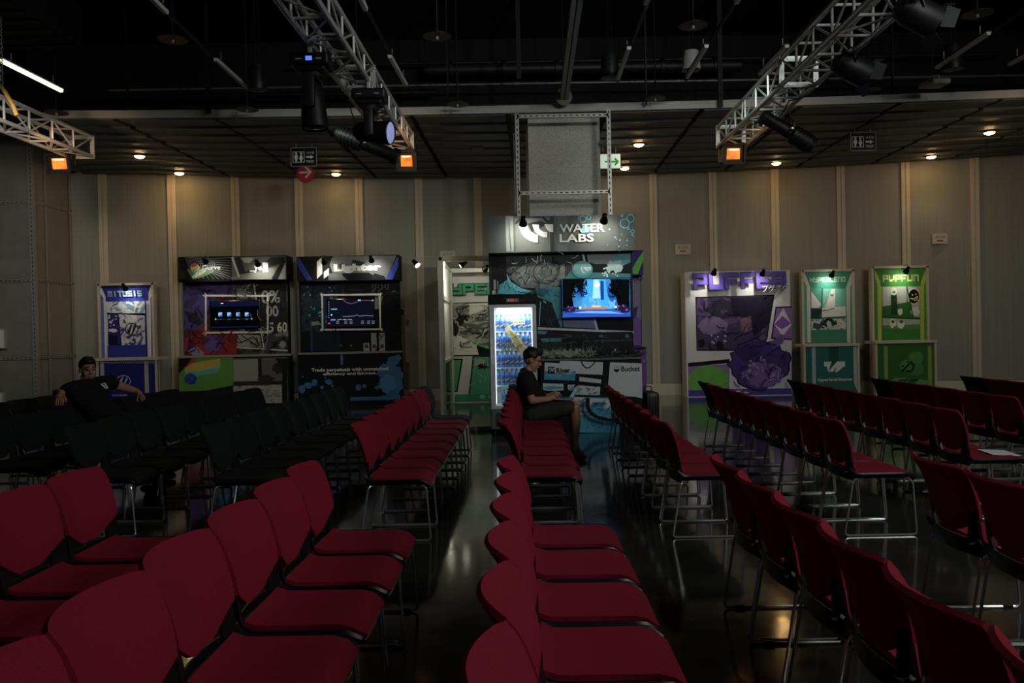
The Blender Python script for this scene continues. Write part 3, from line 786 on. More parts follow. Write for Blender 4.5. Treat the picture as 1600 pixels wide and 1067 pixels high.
TUBES = [((2, 95), (96, 142), 'lit tube light glowing yellow-white at the far left', True),
 ((225, -14), (260, 20), 'unlit tube light at the top edge, left of the trusses', False), ((337, 93), (388, 139), 'unlit tube light left of the blue-display moving head', False),
 ((556, -18), (571, 15), 'unlit tube light at the top edge beside the middle truss', False), ((609, 88), (634, 133), 'unlit tube light just right of the middle truss', False),
 ((1028, -38), (1009, 6), 'unlit tube light at the top edge right of the grey rail', False), ((983, 75), (966, 123), 'unlit tube light beside the black hanging speaker', False),
 ((1175, -38), (1151, 4), 'unlit tube light at the top edge near the right truss', False), ((1104, 72), (1074, 121), 'unlit tube light crossing the white canister', False),
 ((1230, 72), (1187, 116), 'unlit tube light behind the right truss', False), ((1545, 52), (1464, 106), 'unlit tube light above the white access point', False), ((1668, 52), (1577, 101), 'unlit tube light cut by the right edge', False)]
for a_, b_, l_, on in TUBES: led_tube(a_, b_, l_, on)
for k, (p0, p1) in enumerate((((225, -14), (388, 139)), ((556, -18), (634, 133)), ((1028, -38), (966, 123)), ((1175, -38), (1074, 121)), ((1668, -30), (1464, 106)), ((1290, 10), (1187, 116)))):
    a, b = onz(*p0, 5.16), onz(*p1, 5.16); d = (b-a).normalized(); a = a-d*1.2; b = b+d*.1
    t = MB().cyl(a, b, .026, n=6).build('light_track', M_track, None, label='black track carrying the %s line of unlit tubes from the left' % ORD[k], cat='track', group='light tracks')
# grey double rail running to the fascia
a, b = ony(881, 172, 12.66), onz(905, -30, 5.16)
t = thing('curtain_rail', 'grey double rail running overhead to the fascia above the column', 'rail', b)
for k in (-1, 1):
    MB().box((-.028, 0, -.05), (.028, (b-a).length, .05), M=Matrix.Translation((a.x+k*.036, a.y, 5.16)) @ Matrix.Rotation(math.atan2(-(b-a).x, (b-a).y), 4, 'Z')).build('rail_profile', mat('grey_rail', '#7f827e', .5, .3, 20, .08), t)
# round shields on rods
for k, (px, py) in enumerate(((683, 57), (1083, 40), (270, 62), (1527, 22), (715, 163), (1024, 154), (1360, 141), (386, 171), (88, 176))):
    c = onz(px, py, 5.1 if k < 4 else 5.22); t = thing('sprinkler_shield', ['thin dark round shield right of the middle truss near the top edge', 'thin dark round shield above the white hanging canister', 'thin dark round shield between two unlit tubes at upper left', 'thin dark round shield in the top right corner',
        'small dark round shield just above the fascia, left of the column', 'small dark round shield just above the fascia, right of the column', 'small dark round shield above the fascia, right of the right truss', 'small dark round shield above the fascia, left of the moving heads', 'small dark round shield above the far left truss end'][k], 'shield', (c.x, c.y, c.z-.03), 'round shields under the ceiling')
    if k > 3:
        s_ = min(1., 12.35/c.y); c = EYE+(c-EYE)*s_; t.location = (c.x, c.y, c.z-.03)
    MB().lathe([(.17, -.004), (.172, .002), (.12, .018), (.015, .022)], c, (0, 0, 1), 28).build('disc', mat('dark_shield_metal', '#2b2c2d', .45, .5, 20, .1), t, True)
    MB().lathe([(.02, 0), (.016, -.03), (.024, -.034), (.024, -.038)], c, (0, 0, 1), 10).build('sprinkler_nozzle', M_galv, t)
    MB().cyl((c.x, c.y, c.z+.02), (c.x, c.y, 6.75), .012, n=8).build('rod', M_track, t)
# hanging speakers and boxes
def speaker(px, py, Y, wpx, hpx, label, m, tilt=0):
    c = ony(px, py, Y); r = wpx/2*Y/F; h = hpx*Y/F
    t = thing('hanging_speaker', label, 'speaker', (c.x, c.y, c.z-h/2), 'speakers hung under the ceiling')
    MB().lathe([(r*.78, h/2), (r*.8, h/2-.01), (r, -h/2+.02), (r*.97, -h/2), (r*.9, -h/2+.006)], c, (0, 0, 1), 24).build('cabinet', m, t, True)
    MB().lathe([(r*.9, -h/2+.004), (r*.5, -h/2-.004), (0, -h/2-.006)], c, (0, 0, 1), 20).build('grille', M_lampblk2, t, True)
    MB().cyl((c.x-.02, c.y, c.z+h/2), (c.x-.02, c.y, 6.75), .006, n=6).build('hanging_wire', M_track, t)
    MB().cyl((c.x+.03, c.y, c.z+h/2), (c.x+.03, c.y, 6.75), .005, n=6).build('hanging_wire', M_track, t)
speaker(953, 104, 11.5, 31, 37, 'black hanging speaker beside an unlit tube, right of the grey rail', M_lampblk2)
speaker(402, 122, 11.2, 30, 38, 'black hanging speaker left of the blue-display moving head', M_lampblk2)
speaker(1489, 90, 11.0, 31, 38, 'black hanging speaker behind the unlit tube at upper right', M_lampblk2)
speaker(1080, 95, 11.6, 29, 29, 'white hanging canister crossed by an unlit tube', mat('white_canister', '#a9aaa6', .5, 0, 10, .04))
c = ony(1460, 130, 11.8)
t = thing('access_point', 'flat white access point hung above the fascia at right', 'access point', (c.x, c.y, c.z-.05))
MB().bbox((c.x-.17, c.y-.15, c.z-.045), (c.x+.17, c.y+.15, c.z+.035), .025).build('casing', mat('white_plastic_casing', '#9d9d97', .5, 0, 10, .04), t, True)
MB().cyl((c.x-.03, c.y, c.z+.03), (c.x-.03, c.y, 6.75), .01, n=8).build('pole', M_track, t)
MB().tube([(c.x-.1, c.y-.05, c.z+.03), (c.x-.08, c.y-.05, c.z+.09), (c.x+.04, c.y-.05, c.z+.1), (c.x+.06, c.y-.05, c.z+.03)], .006, 6).build('bracket', M_galv, t)
# white round lamp behind the rail
c = ony(881, 149, 12.5)
t = thing('dome_lamp', 'off-white round dome lamp behind the end of the grey rail', 'lamp', (c.x, c.y, c.z-.12))
MB().lathe([(.11, .1), (.125, .09), (.13, .02), (.115, -.04), (.06, -.075), (0, -.085)], c, (0, -.75, -.6), 24).build('dome', mat('cream_dome', '#a8a596', .4, 0, 10, .04), t, True)
MB().cyl((c.x, c.y, c.z+.05), (c.x, c.y, 6.75), .012, n=8).build('rod', M_track, t)
# air handling box with a louvre, pipes, hangers
a, b = onz(-20, 32, 5.9), onz(128, 78, 5.9)
t = thing('air_handling_unit', 'dark air unit with a louvred underside above the lit tube', 'air unit', (-7.6, 10, 5.9))
x0, x1, y0, y1 = -8.4, b.x, 7.9, b.y
MB().box((x0, y0, 5.93), (x1, y1, 6.55)).build('casing', mat('dark_duct', '#191918', .7, .2, 6, .15), t)
for k in range(14):
    y = y0+.1+k*(y1-y0-.2)/13; MB().box((x0+.06, y-.04, 5.9), (x1-.06, y+.03, 5.925)).build('louvre_slat', mat('louvre_grey', '#33322f', .6, .3, 6, .1), t)
M_pipe = mat('grey_conduit', '#77787a', .4, .5, 20, .1)
M_duct = mat('dark_pipe', '#232425', .5, .4, 20, .1)
for k, (py, Y, r, m, x0, x1, lab) in enumerate(((131, 13.6, .022, M_pipe, -6.5, 10.0, 'thin grey conduit crossing the dark ceiling void'), (108, 13.9, .11, M_duct, -1.2, 4.3, 'thick dark pipe crossing behind the hanging speakers'),
        (163, 13.5, .02, M_duct, -6.6, 9.6, 'thin dark conduit low above the fascia'), (97, 14.0, .03, M_duct, -3.5, 9, 'dark conduit along the top of the ceiling void'), (142, 13.9, .04, M_duct, -7, -1, 'dark pipe at the left of the ceiling void'))):
    z = ony(800, py, Y).z; q = MB().cyl((x0, Y, z), (x1, Y, z), r, n=12)
    for i in range(6):
        x = x0+(x1-x0)*(i+.5)/6; q.cyl((x-.03, Y, z), (x+.03, Y, z), r*1.35, n=12)
    q.build('ceiling_pipe', m, None, True, label=lab, cat='pipe', group='pipes in the ceiling void')
for k, (px, y0, y1) in enumerate(((326, 90, 177), (811, 48, 124), (1126, 70, 167), (560, 60, 160), (700, 70, 150), (1225, 90, 160), (1395, 70, 160), (200, 90, 170), (1010, 80, 165))):
    a = ony(px, y1, 12.55); big = k < 3
    q = MB().box((a.x-(.035 if big else .012), a.y-.02, a.z), (a.x+(.035 if big else .012), a.y+.02, 6.75))
    if big:
        for i in range(16): q.box((a.x-.01, a.y-.022, a.z+.05+i*.09), (a.x+.01, a.y-.0205, a.z+.1+i*.09), M_hole)
        q.mats.insert(0, M_track); q.m = [0]*6+[1]*(len(q.f)-6)
    q.build('ceiling_hanger', None if big else M_track, None, label='dark vertical hanger in the ceiling void, %s from the left' % ['third', 'sixth', 'eighth', 'fourth', 'fifth', 'ninth', 'tenth', 'second', 'seventh'][k], cat='hanger', group='vertical hangers in the ceiling void')
# downlights in the soffit
M_dl = emat('#ffca80', 60.0)
DL = [(218, 244, 1), (293, 277, 1), (525, 272, 1), (998, 226, 1), (976, 263, 1), (1213, 255, 1), (1455, 245, 1), (1546, 207, 1), (747, 232, 0), (757, 265, 0)]
DLN = ['leftmost lit downlight, nearer the fascia', 'lit downlight above the blue poster stand', 'lit downlight just right of the round red sign', 'lit downlight right of the column, nearer the fascia', 'lit downlight beside the green exit sign', 'lit downlight below the right profile spotlight', 'lit downlight right of the toilet sign, near the wall', 'rightmost lit downlight, nearer the fascia', 'unlit downlight left of the column, nearer the fascia', 'unlit downlight left of the column, near the wall']
for (px, py, on), lab in zip(DL, DLN):
    c = onz(px, py, 4.985); c.y = min(c.y, back_y(c.x)-.5)
    t = thing('downlight', lab, 'downlight', (c.x, c.y, 4.93), 'soffit downlights')
    MB().lathe([(.115, 0), (.12, -.012), (.095, -.02), (.09, 0)], (c.x, c.y, 4.998), (0, 0, 1), 24).build('trim_ring', mat('downlight_ring', '#6b675c', .4, .3, 10, .05), t, True)
    MB().lathe([(.09, -.012), (.075, -.035), (.04, -.05), (0, -.055)], (c.x, c.y, 4.998), (0, 0, 1), 20).build('bulb', M_dl if on else mat('unlit_bulb', '#565248', .35, 0, 10, .04), t, True)
    if on: lamp('SPOT', 'downlight_beam', (c.x, c.y, 4.92), (c.x, c.y+.02, 0), 16, (1, .72, .42), .06, 100, .8)
# hanging signs
def sign_toilet(x0, y0, x1, y1, Y, label):
    c = ony((x0+x1)/2, (y0+y1)/2, Y); k = Y/F; hw_, hh = (x1-x0)/2*k, (y1-y0)/2*k
    t = thing('toilet_sign', label, 'sign', (c.x, Y, c.z-hh), 'black toilet signs')
    MB().bbox((c.x-hw_, Y, c.z-hh), (c.x+hw_, Y+.04, c.z+hh), .006).build('board', mat('sign_black', '#08090a', .35, 0, 10, .05), t)
    fr = MB(); e = .012
    for lo, hi in (((-hw_, -hh), (hw_, -hh+e)), ((-hw_, hh-e), (hw_, hh)), ((-hw_, -hh), (-hw_+e, hh)), ((hw_-e, -hh), (hw_, hh))):
        fr.box((c.x+lo[0], Y-.006, c.z+lo[1]), (c.x+hi[0], Y, c.z+hi[1]))
    fr.build('border', pmat('#8b8b88'), t)
    P = Print(t, Y-.001, x0, y0, (x1-x0)/41., 'lettering'); W_ = '#c9cbc8'
    P.rect(3, 6.5, 21.5, 23.5, W_).rect(3.9, 7.4, 20.6, 22.6, '#08090a')
    for cx in (8.4, 16.2): P.ell(cx, 9.6, 2., 2., W_, 12)
    P.poly([(5.6, 12.2), (11.2, 12.2), (11.2, 17.5), (10.1, 19), (9.6, 22.3), (7.2, 22.3), (6.7, 19), (5.6, 17.5)], W_)
    P.poly([(14.6, 12.2), (17.8, 12.2), (19.4, 18.2), (17.8, 19), (17.2, 22.3), (15.2, 22.3), (14.6, 19), (13, 18.2)], W_)
    P.poly([(24.2, 13.6), (31, 13.6), (31, 11.6), (36.5, 15), (31, 18.4), (31, 16.4), (24.2, 16.4)], W_)
    P.text('TOILET', 24.2, 20.2, 36.8, 23.8, W_, .02); P.text('洗手間', 24.4, 6.4, 36.6, 10.2, W_, .0)
    P.done()
    for s in (-.6, .6): MB().cyl((c.x+hw_*s, Y+.02, c.z+hh), (c.x+hw_*s, Y+.02, 5.0), .006, n=6).build('hanger_rod', M_galv, t)
sign_toilet(454.5, 230.5, 495, 260, 14.4, 'black toilet sign above the round red arrow')
sign_toilet(1328, 206.5, 1369, 236, 14.1, 'black toilet sign hung right of the right truss')
Y = 15.9; c = ony(477, 271.5, Y); r = 13.6*Y/F
t = thing('round_sign', 'round red sign with a white arrow below the toilet sign', 'sign', (c.x, Y, c.z-r))
MB().cyl((c.x, Y+.03, c.z), (c.x, Y, c.z), r, n=40).build('disc', pmat('#c01f3c'), t)
P = Print(t, Y-.001, 440, 225, .0609, 'arrow'); P.line([(455, 735), (745, 715)], 48, '#e6dcd6').line([(600, 585), (752, 722)], 48, '#e6dcd6').line([(612, 868), (752, 712)], 48, '#e6dcd6'); P.done()
MB().cyl((c.x, Y+.015, c.z+r), (c.x, Y+.015, 5.0), .008, n=6).build('hanger_rod', M_galv, t)
Y = 15.2; c = ony(953, 252, Y); k = Y/F
t = thing('exit_sign', 'backlit exit sign with a green arrow beside the column frame', 'sign', (c.x, Y, c.z-12*k))
MB().bbox((c.x-17*k, Y, c.z-12*k), (c.x+17*k, Y+.08, c.z+12*k), .01).build('light_box', mat('sign_box_grey', '#8f8f8b', .5, 0, 10, .05), t)
MB().box((c.x-16*k, Y-.004, c.z-11*k), (c.x+16*k, Y-.0005, c.z+11*k)).build('lit_face', emat('#cfe3d5', .55), t)
P = Print(t, Y-.005, 936, 240, 1., 'arrow'); G = emat('#119447', .5)
P.line([(9, 12.6), (29, 12.6)], 2.6, G).line([(24.5, 7.5), (30, 12.8)], 3., G).line([(24.5, 18), (30, 12.4)], 3., G); P.done()
for s in (-1, 1): MB().cyl((c.x+s*.12, Y+.04, c.z+12*k), (c.x+s*.12, Y+.04, 5.0), .008, n=6).build('hanger_rod', M_galv, t)
# paper notices on the wall
def wall_notice(px, py, label):
    th = wall_angle(px, py); x, y = wall_pt(th, .03); Y = y-.02
    t = thing('paper_notice', label, 'notice', (x, Y, 0), 'paper notices on the wall')
    c = ony(px, py, Y); k = Y/F; t.location = (c.x, Y, c.z-8*k)
    MB().box((c.x-12*k, Y, c.z-8*k), (c.x+12*k, Y+.045, c.z+8*k)).build('sheet', pmat('#b7b2a8'), t)
    P = Print(t, Y-.001, px-12, py-8, 1., 'lettering')
    P.text('洗手間', 4, 3, 20, 7.2, '#6c6c66').poly([(7, 10), (14, 10), (14, 8.9), (17, 11), (14, 13.1), (14, 12), (7, 12)], '#a8201c'); P.done()
wall_notice(1067, 389.5, 'white paper notice with a red arrow above the purple booth')
wall_notice(1469, 373, 'white paper notice with a red arrow at the right')
wall_notice(699, 400, 'white paper notice behind the top of the open frame')
# ================================================================== BOOTHS
M_frame_w = mat('cream_wood_frame', '#cfc8b4', .5, 0, 8, .05)
M_bulb = emat('#fff6dc', 40.0)
M_clip = mat('black_clip_lamp', '#121210', .3, .5, 20, .1)
MANGA = lambda n, a, b, c, sc=3., seed=0., dist=1.6, st=(1, 1, 1): ramp_mat('ink_'+n, [(0., a), (.45, b), (.57, c)], sc, dist, 5, .45, seed, st)
LN = {}
def clip_lamp(px, py, Y, label, top, aim=(0, .05, -1), power=9., vis=True, arm=.22, ang=95):
    """small black clip-on spot held in front of a panel by a thin arm"""
    c = ony(px, py, Y); a = Vector(aim).normalized()
    t = thing('clip_spotlight', label, 'spotlight', (c.x, c.y, c.z-.06), 'clip-on booth spotlights')
    hd_ = MB().lathe([(.018, -.10), (.034, -.09), (.036, -.03), (.058, .02), (.062, .06), (.055, .06), (.045, .03)], c, a, 16)
    hd_ = hd_.build('head', M_clip, t, True)
    MB().lathe([(.035, .02), (.046, .04), (.03, .055), (0, .058)], c, a, 14).build('bulb', M_bulb, hd_, True)
    tp = Vector(top)
    MB().tube([c-a*.09, c-a*.09+Vector((0, .02, .05)), tp.lerp(c, .3)+Vector((0, 0, .05)), tp], .007, 6).build('arm', M_galv, t, True)
    MB().bbox((tp.x-.03, tp.y-.03, tp.z-.05), (tp.x+.03, tp.y+.03, tp.z+.01), .008).build('clamp', M_clip, t)
    lamp('SPOT', 'clip_lamp_beam', c+a*.075, c+a*2, power*2.2, (1.0, .97, .82), .035, ang, .9)
    return t
def wbox(x0, y0, x1, y1, Y, dep, parent, name, m, b=0., z0=None):
    c = ony((x0+x1)/2, (y0+y1)/2, Y); k = Y/F; hw_, hh = (x1-x0)/2*k, (y1-y0)/2*k
    zb = c.z-hh if z0 is None else z0
    mb = MB(); (mb.bbox((c.x-hw_, Y, zb), (c.x+hw_, Y+dep, c.z+hh), b) if b else mb.box((c.x-hw_, Y, zb), (c.x+hw_, Y+dep, c.z+hh)))
    return mb.build(name, m, parent)
INK = '#0d0d10'
# ---------------------------------------------------------------- Curve booth
Y = 17.25
t = thing('exhibition_booth', 'dark booth with rainbow counter graphics and an app-icon screen', 'booth', (ony(365, 600, Y).x, Y, 0), 'exhibition booths')
wbox(289, 436, 450, 632, Y+.02, .22, t, 'back_panel', pmat('#16151c'), z0=0)
wbox(279.5, 400.5, 447.5, 439, Y-.28, .5, t, 'header_box', pmat('#131316'))
wbox(279.5, 556, 452, 632, Y-.30, .32, t, 'counter', pmat('#17171a'), z0=0)
wbox(279.0, 554.5, 453, 557.5, Y-.32, .34, t, 'counter_top', pmat('#8c8579'))
P = Print(t, Y-.2805, 270, 395, .11875, 'header_print')
P.rect(82, 48, 782, 352, '#141416').rect(782, 48, 1492, 352, '#5f6363')
gr = '#77797c'
P.poly([(82, 300), (190, 215), (330, 205), (520, 190), (545, 250), (390, 320), (270, 350), (82, 350)], '#4d8a3e')
P.poly([(240, 330), (330, 230), (470, 190), (420, 260), (300, 330)], '#c9d2bd')
for i in range(9):
    y0 = 60+i*16; P.line([(160+i*6, y0), (330, y0+10+i*6), (520, y0+14+i*8), (780, 62+i*36)], 4, gr)
for i in range(11):
    x0 = 210+i*26; P.line([(x0, 55), (x0+40+i*4, 130), (x0+30+i*8, 230), (x0-60+i*40, 350)], 4, gr)
P.poly([(250, 165), (285, 140), (325, 150), (365, 185), (358, 225), (320, 235), (285, 262), (258, 235), (242, 200)], '#d9dadd')
for pts, c in (([(254, 168), (286, 145), (322, 154), (330, 170), (280, 190), (248, 192)], '#c42b20'), ([(262, 185), (322, 165), (340, 180), (300, 205), (252, 205)], '#e0932a'), ([(255, 205), (300, 200), (345, 182), (360, 192), (345, 215), (270, 228)], '#a9c437'), ([(262, 225), (322, 215), (318, 228), (288, 240)], '#49b3b0'), ([(264, 232), (300, 232), (284, 256)], '#3567b8')): P.poly(pts, c)
P.text('Curve', 396, 166, 632, 226, '#2a2a2e', .045); P.text('Curve', 398, 164, 634, 224, '#b7b9bd', .012)
P.poly([(845, 60), (905, 60), (960, 250), (1150, 190), (1300, 60), (1480, 60), (1480, 120), (1250, 200), (1000, 275), (900, 280)], '#2c2f31')
P.poly([(900, 75), (980, 60), (1080, 70), (1020, 140), (950, 130), (930, 110)], '#9fa3a0')
P.poly([(782, 330), (900, 285), (1190, 235), (1440, 150), (1320, 350), (782, 352)], '#7f827d')
P.line([(790, 60), (880, 320)], 26, '#c6c6c2'); P.line([(830, 70), (905, 280)], 12, '#2a2c2e')
P.text('_ya', 1020, 165, 1185, 262, '#eef0e6', .05); P.rect(1190, 128, 1262, 255, '#eef0e6')
P.poly([(82, 90), (100, 60), (275, 350), (185, 352)], '#17171a'); P.poly([(1465, 62), (1492, 120), (1395, 345), (1305, 345)], '#25272a')
P.poly([(1390, 350), (1492, 130), (1492, 350)], '#a7aaa6'); P.poly([(82, 110), (180, 350), (82, 350)], '#1c2a1c')
P.done()
P = Print(t, Y+.0195, 260, 380, .2436, 'panel_print')
P.rect(112, 252, 448, 718, MANGA('violet', '#2a2140', '#4b3e86', '#3a3166', 1.6, 3)).rect(445, 252, 778, 718, MANGA('grey_panels', '#191a1c', '#3a3b3c', '#6f6e69', 2.0, 9))
P.poly([(120, 545), (200, 560), (255, 500), (330, 350), (445, 350), (450, 718), (120, 718)], MANGA('crimson', '#5e0f16', '#8f1c1f', '#3d2a5c', 2.6, 5))
P.ell(300, 640, 62, 55, '#5a4a92'); P.poly([(330, 690), (450, 600), (450, 718), (330, 718)], '#8a1a1c'); P.poly([(140, 690), (190, 660), (240, 700), (235, 718), (140, 718)], '#8f7fb5')
P.poly([(565, 255), (770, 255), (778, 560), (625, 600), (560, 300)], '#232425'); P.line([(560, 255), (625, 670)], 9, '#b3b1a8').line([(452, 668), (778, 688)], 9, '#b3b1a8')
P.rect(452, 290, 520, 360, '#7c7b75'); P.poly([(455, 585), (600, 590), (610, 668), (455, 660)], '#8f8c83'); P.line([(470, 640), (560, 600), (600, 655)], 7, '#232323').line([(480, 590), (590, 660)], 6, '#232323')
P.text('0%', 610, 300, 730, 385, '#9b9991', .02).text('00', 640, 400, 720, 470, '#9b9991', .02).text('5 60', 660, 505, 775, 570, '#b9b6ad', .03)
P.ell(745, 650, 30, 30, '#55534e').ell(745, 650, 20, 20, '#8d8a82')
P.scribble(120, 258, 440, 700, 26, 90, 7, '#231a36', 3).scribble(130, 560, 440, 712, 18, 70, 8, '#5a0f14', 5).scribble(450, 258, 772, 712, 46, 60, 5, '#121214', 7).scribble(450, 258, 772, 712, 18, 45, 4, '#8f8d86', 9)
P.done()
P = Print(t, Y-.05, 260, 380, .2436, 'screen_surround'); CW = '#cfcdc4'
for a_, b_ in (((246, 336), (662, 338)), ((246, 574), (662, 570)), ((253, 334), (253, 578)), ((650, 336), (650, 574))): P.line([a_, b_], 12, CW)
for x, y, sx, sy in ((250, 338, -1, -1), (655, 338, 1, -1), (250, 574, -1, 1), (655, 572, 1, 1)): P.poly([(x, y), (x+sx*6, y+sy*24), (x+sx*-14, y+sy*4)], CW).poly([(x, y), (x+sx*24, y+sy*12), (x, y-sy*12)], CW)
P.done()
tv = thing('television', 'wall-mounted television showing four small app icons on the rainbow booth', 'television', ony(367, 512, Y-.05), 'booth televisions')
wbox(328, 469.5, 406, 513.5, Y-.055, .06, tv, 'casing', mat('tv_black', '#050507', .2, 0, 10, .05), .01)
wbox(329.5, 471, 404.5, 511.5, Y-.058, .0025, tv, 'screen', mat('tv_dark_screen', '#04050a', .12, 0, 10, .05, emit=.15))
P = Print(tv, Y-.0585, 260, 380, .2436, 'screen_image')
P.rect(288, 372, 594, 405, emat('#0e1436', .5))
for i, x in enumerate((346, 403, 460, 516)): P.rect(x-12, 444, x+12, 468, emat('#6fb4e0', 1.1)).poly([(x-10, 466), (x+12, 452), (x+12, 468)], emat('#3c5cc0', 1.)).rect(x-8, 486, x+8, 489, emat('#9fb4b0', .5))
P.rect(310, 485, 555, 487, emat('#2a5a60', .5)); P.ell(317, 487, 5, 5, emat('#55c8d8', 1.)).ell(548, 484, 5, 5, emat('#55c8d8', 1.)).rect(350, 384, 366, 389, emat('#cfe0e8', 1.)).rect(290, 532, 590, 542, emat('#10163a', .6))
P.done()
P = Print(t, Y-.3005, 260, 380, .2436, 'counter_print')
P.rect(82, 735, 430, 1025, '#4f8a2b').rect(430, 735, 778, 1025, '#5c5852')
P.poly([(118, 738), (200, 738), (165, 800), (118, 820)], '#b2271c'); P.poly([(165, 770), (345, 738), (345, 790), (180, 830), (118, 830), (120, 800)], '#b59a22')
P.poly([(120, 825), (200, 822), (345, 790), (330, 830), (200, 850), (118, 860)], '#3fa39a'); P.ell(156, 870, 40, 36, '#24479a'); P.dots(122, 840, 190, 900, 18, 3, 5, '#16306e')
P.poly([(82, 950), (250, 945), (430, 910), (430, 1025), (82, 1025)], '#1e201d'); P.poly([(82, 738), (165, 738), (90, 830), (82, 830)], '#18181b')
P.rect(432, 745, 600, 885, '#8a857c').rect(432, 885, 775, 910, '#2a2825').rect(590, 738, 612, 870, '#1d1c1b').blob(730, 800, 45, 40, '#2b2a27', seed=3).blob(640, 870, 60, 22, '#302f2b', seed=4).poly([(432, 915), (740, 905), (745, 1025), (432, 1025)], MANGA('stone_path', '#6b665e', '#9b958a', '#837d73', 3.5, 2, 2., (1, 1, 3))).poly([(700, 738), (778, 738), (778, 1025), (745, 1025), (745, 800)], '#1d1c1b')
P.done()
tp = ony(320, 401, Y-.1)
clip_lamp(320, 407, Y-.75, 'clip-on spotlight on the left half of the rainbow booth header', (tp.x, Y-.1, tp.z), (0, .85, -.5), 4.2)
tp = ony(402, 401, Y-.1)
clip_lamp(402, 411, Y-.75, 'clip-on spotlight on the right half of the rainbow booth header', (tp.x, Y-.1, tp.z), (0, .85, -.5), 4.2)
# ---------------------------------------------------------------- Lighter booth
Y = 17.35
t = thing('exhibition_booth', 'dark booth with blue paint splashes and a trading chart screen', 'booth', (ony(545, 600, Y).x, Y, 0), 'exhibition booths')
wbox(470, 436, 625, 628, Y+.02, .22, t, 'back_panel', pmat('#101114'), z0=0)
wbox(464.5, 399.5, 623, 438.5, Y-.28, .5, t, 'header_box', pmat('#141416'))
wbox(466.5, 552, 627, 628, Y-.30, .32, t, 'counter', pmat('#141519'), z0=0)
wbox(466, 549.8, 627.5, 552.6, Y-.32, .34, t, 'counter_top', pmat('#7f7a72'))
P = Print(t, Y-.2805, 460, 395, .10625, 'header_print')
P.rect(40, 48, 1525, 402, '#17181a')
P.poly([(575, 48), (1500, 42), (1430, 200), (1340, 398), (1180, 340), (1090, 290), (700, 300), (560, 290), (520, 170), (545, 90)], '#6f7275')
P.poly([(500, 300), (690, 300), (720, 350), (780, 400), (500, 402)], '#606464'); P.poly([(860, 100), (1030, 140), (1010, 190), (830, 180)], '#2a2c2e').blob(690, 190, 40, 40, '#3d4042', seed=8).poly([(1180, 300), (1320, 340), (1350, 398), (1100, 398)], '#22242a')
P.poly([(40, 80), (70, 75), (270, 400), (180, 402), (42, 180)], '#2c3f9c').poly([(1500, 80), (1528, 60), (1525, 210), (1440, 395), (1340, 395)], '#3a55c4')
WH = '#e6e7e2'
P.poly([(330, 130), (405, 65), (412, 310), (332, 385)], WH).poly([(432, 280), (508, 225), (508, 325), (432, 382)], WH)
P.text('Lighter', 582, 158, 1280, 296, WH, .06)
P.done()
P = Print(t, Y+.0195, 450, 380, .2436, 'panel_print')
P.rect(82, 242, 715, 695, '#141417').rect(86, 265, 320, 560, MANGA('blue_night', '#0b131d', '#12303f', '#0e2433', 4.2, 1.5)).dots(100, 280, 300, 520, 26, 3, 8, '#4f8fae', 5)
P.rect(320, 242, 715, 330, '#26262a').blob(660, 430, 70, 90, '#0a0a0c', seed=2).poly([(560, 330), (610, 340), (590, 430), (550, 420)], '#6d6e70').rect(145, 500, 158, 692, '#2d3f52').poly([(150, 505), (195, 500), (215, 520), (155, 530)], '#7a8288')
P.poly([(216, 580), (240, 565), (242, 640), (218, 665)], '#a9aaa6').poly([(246, 630), (272, 608), (272, 635), (246, 660)], '#a9aaa6')
for x in (485, 535, 585): P.rect(x, 575 if x > 500 else 640, x+38, 692, '#8e8f8b').rect(x+8, 650, x+30, 672, '#3b3c3c')
P.text('ジジジ', 535, 262, 650, 310, '#8d8d8f', .01).dots(655, 305, 695, 318, 3, 4, 5, '#8d8d8f')
P.text('WEB', 308, 651, 344, 661, '#a5a6a4', .02).text('X', 402, 650, 412, 661, '#a5a6a4', .02)
P.rect(160, 560, 336, 692, '#16222c').scribble(560, 260, 712, 690, 26, 80, 7, '#050506', 3).scribble(330, 250, 560, 325, 10, 80, 4, '#3a3a3e', 4).scribble(86, 400, 320, 690, 16, 60, 5, '#0a1218', 8)
P.done()
P = Print(t, Y-.05, 450, 380, .2436, 'screen_surround'); CW = '#c9c8c2'
for a_, b_ in (((208, 331), (598, 328)), ((208, 555), (604, 551)), ((219, 326), (222, 560)), ((588, 326), (592, 556))): P.line([a_, b_], 11, CW)
for x, y, sx, sy in ((216, 330, -1, -1), (594, 328, 1, -1), (216, 556, -1, 1), (600, 552, 1, 1)): P.poly([(x, y), (x+sx*4, y+sy*16), (x-sx*10, y)], CW).poly([(x, y), (x+sx*14, y+sy*10), (x, y-sy*10)], CW)
P.done()
tv = thing('television', 'wall-mounted television showing a dark trading chart on the blue-splash booth', 'television', ony(547, 512, Y-.05), 'booth televisions')
wbox(511, 466.5, 585, 511.5, Y-.055, .06, tv, 'casing', mat('tv_black', '#050507', .2), .01)
wbox(512.5, 468, 583.5, 509.5, Y-.058, .0025, tv, 'screen', mat('tv_navy_screen', '#0c0e1c', .12, 0, 10, .05, emit=.8))
P = Print(tv, Y-.0585, 450, 380, .2436, 'screen_image')
P.line([(350, 362), (380, 382), (405, 388), (440, 378), (480, 365), (545, 370)], 3, emat('#8a4a78', .8)).line([(350, 470), (400, 468), (430, 466), (440, 458), (460, 468), (500, 464), (548, 466)], 3, emat('#7f8490', .8))
P.rect(275, 420, 316, 427, emat('#4fae9c', 1.)).rect(272, 487, 305, 495, emat('#5f8ad0', 1.)).rect(256, 510, 272, 517, emat('#c03a48', 1.)).ell(280, 460, 5, 5, emat('#c9ccd2', 1.)).rect(448, 361, 466, 369, emat('#5fd0d8', 1.1)).ell(543, 366, 5, 5, emat('#5fb0c0', 1.))
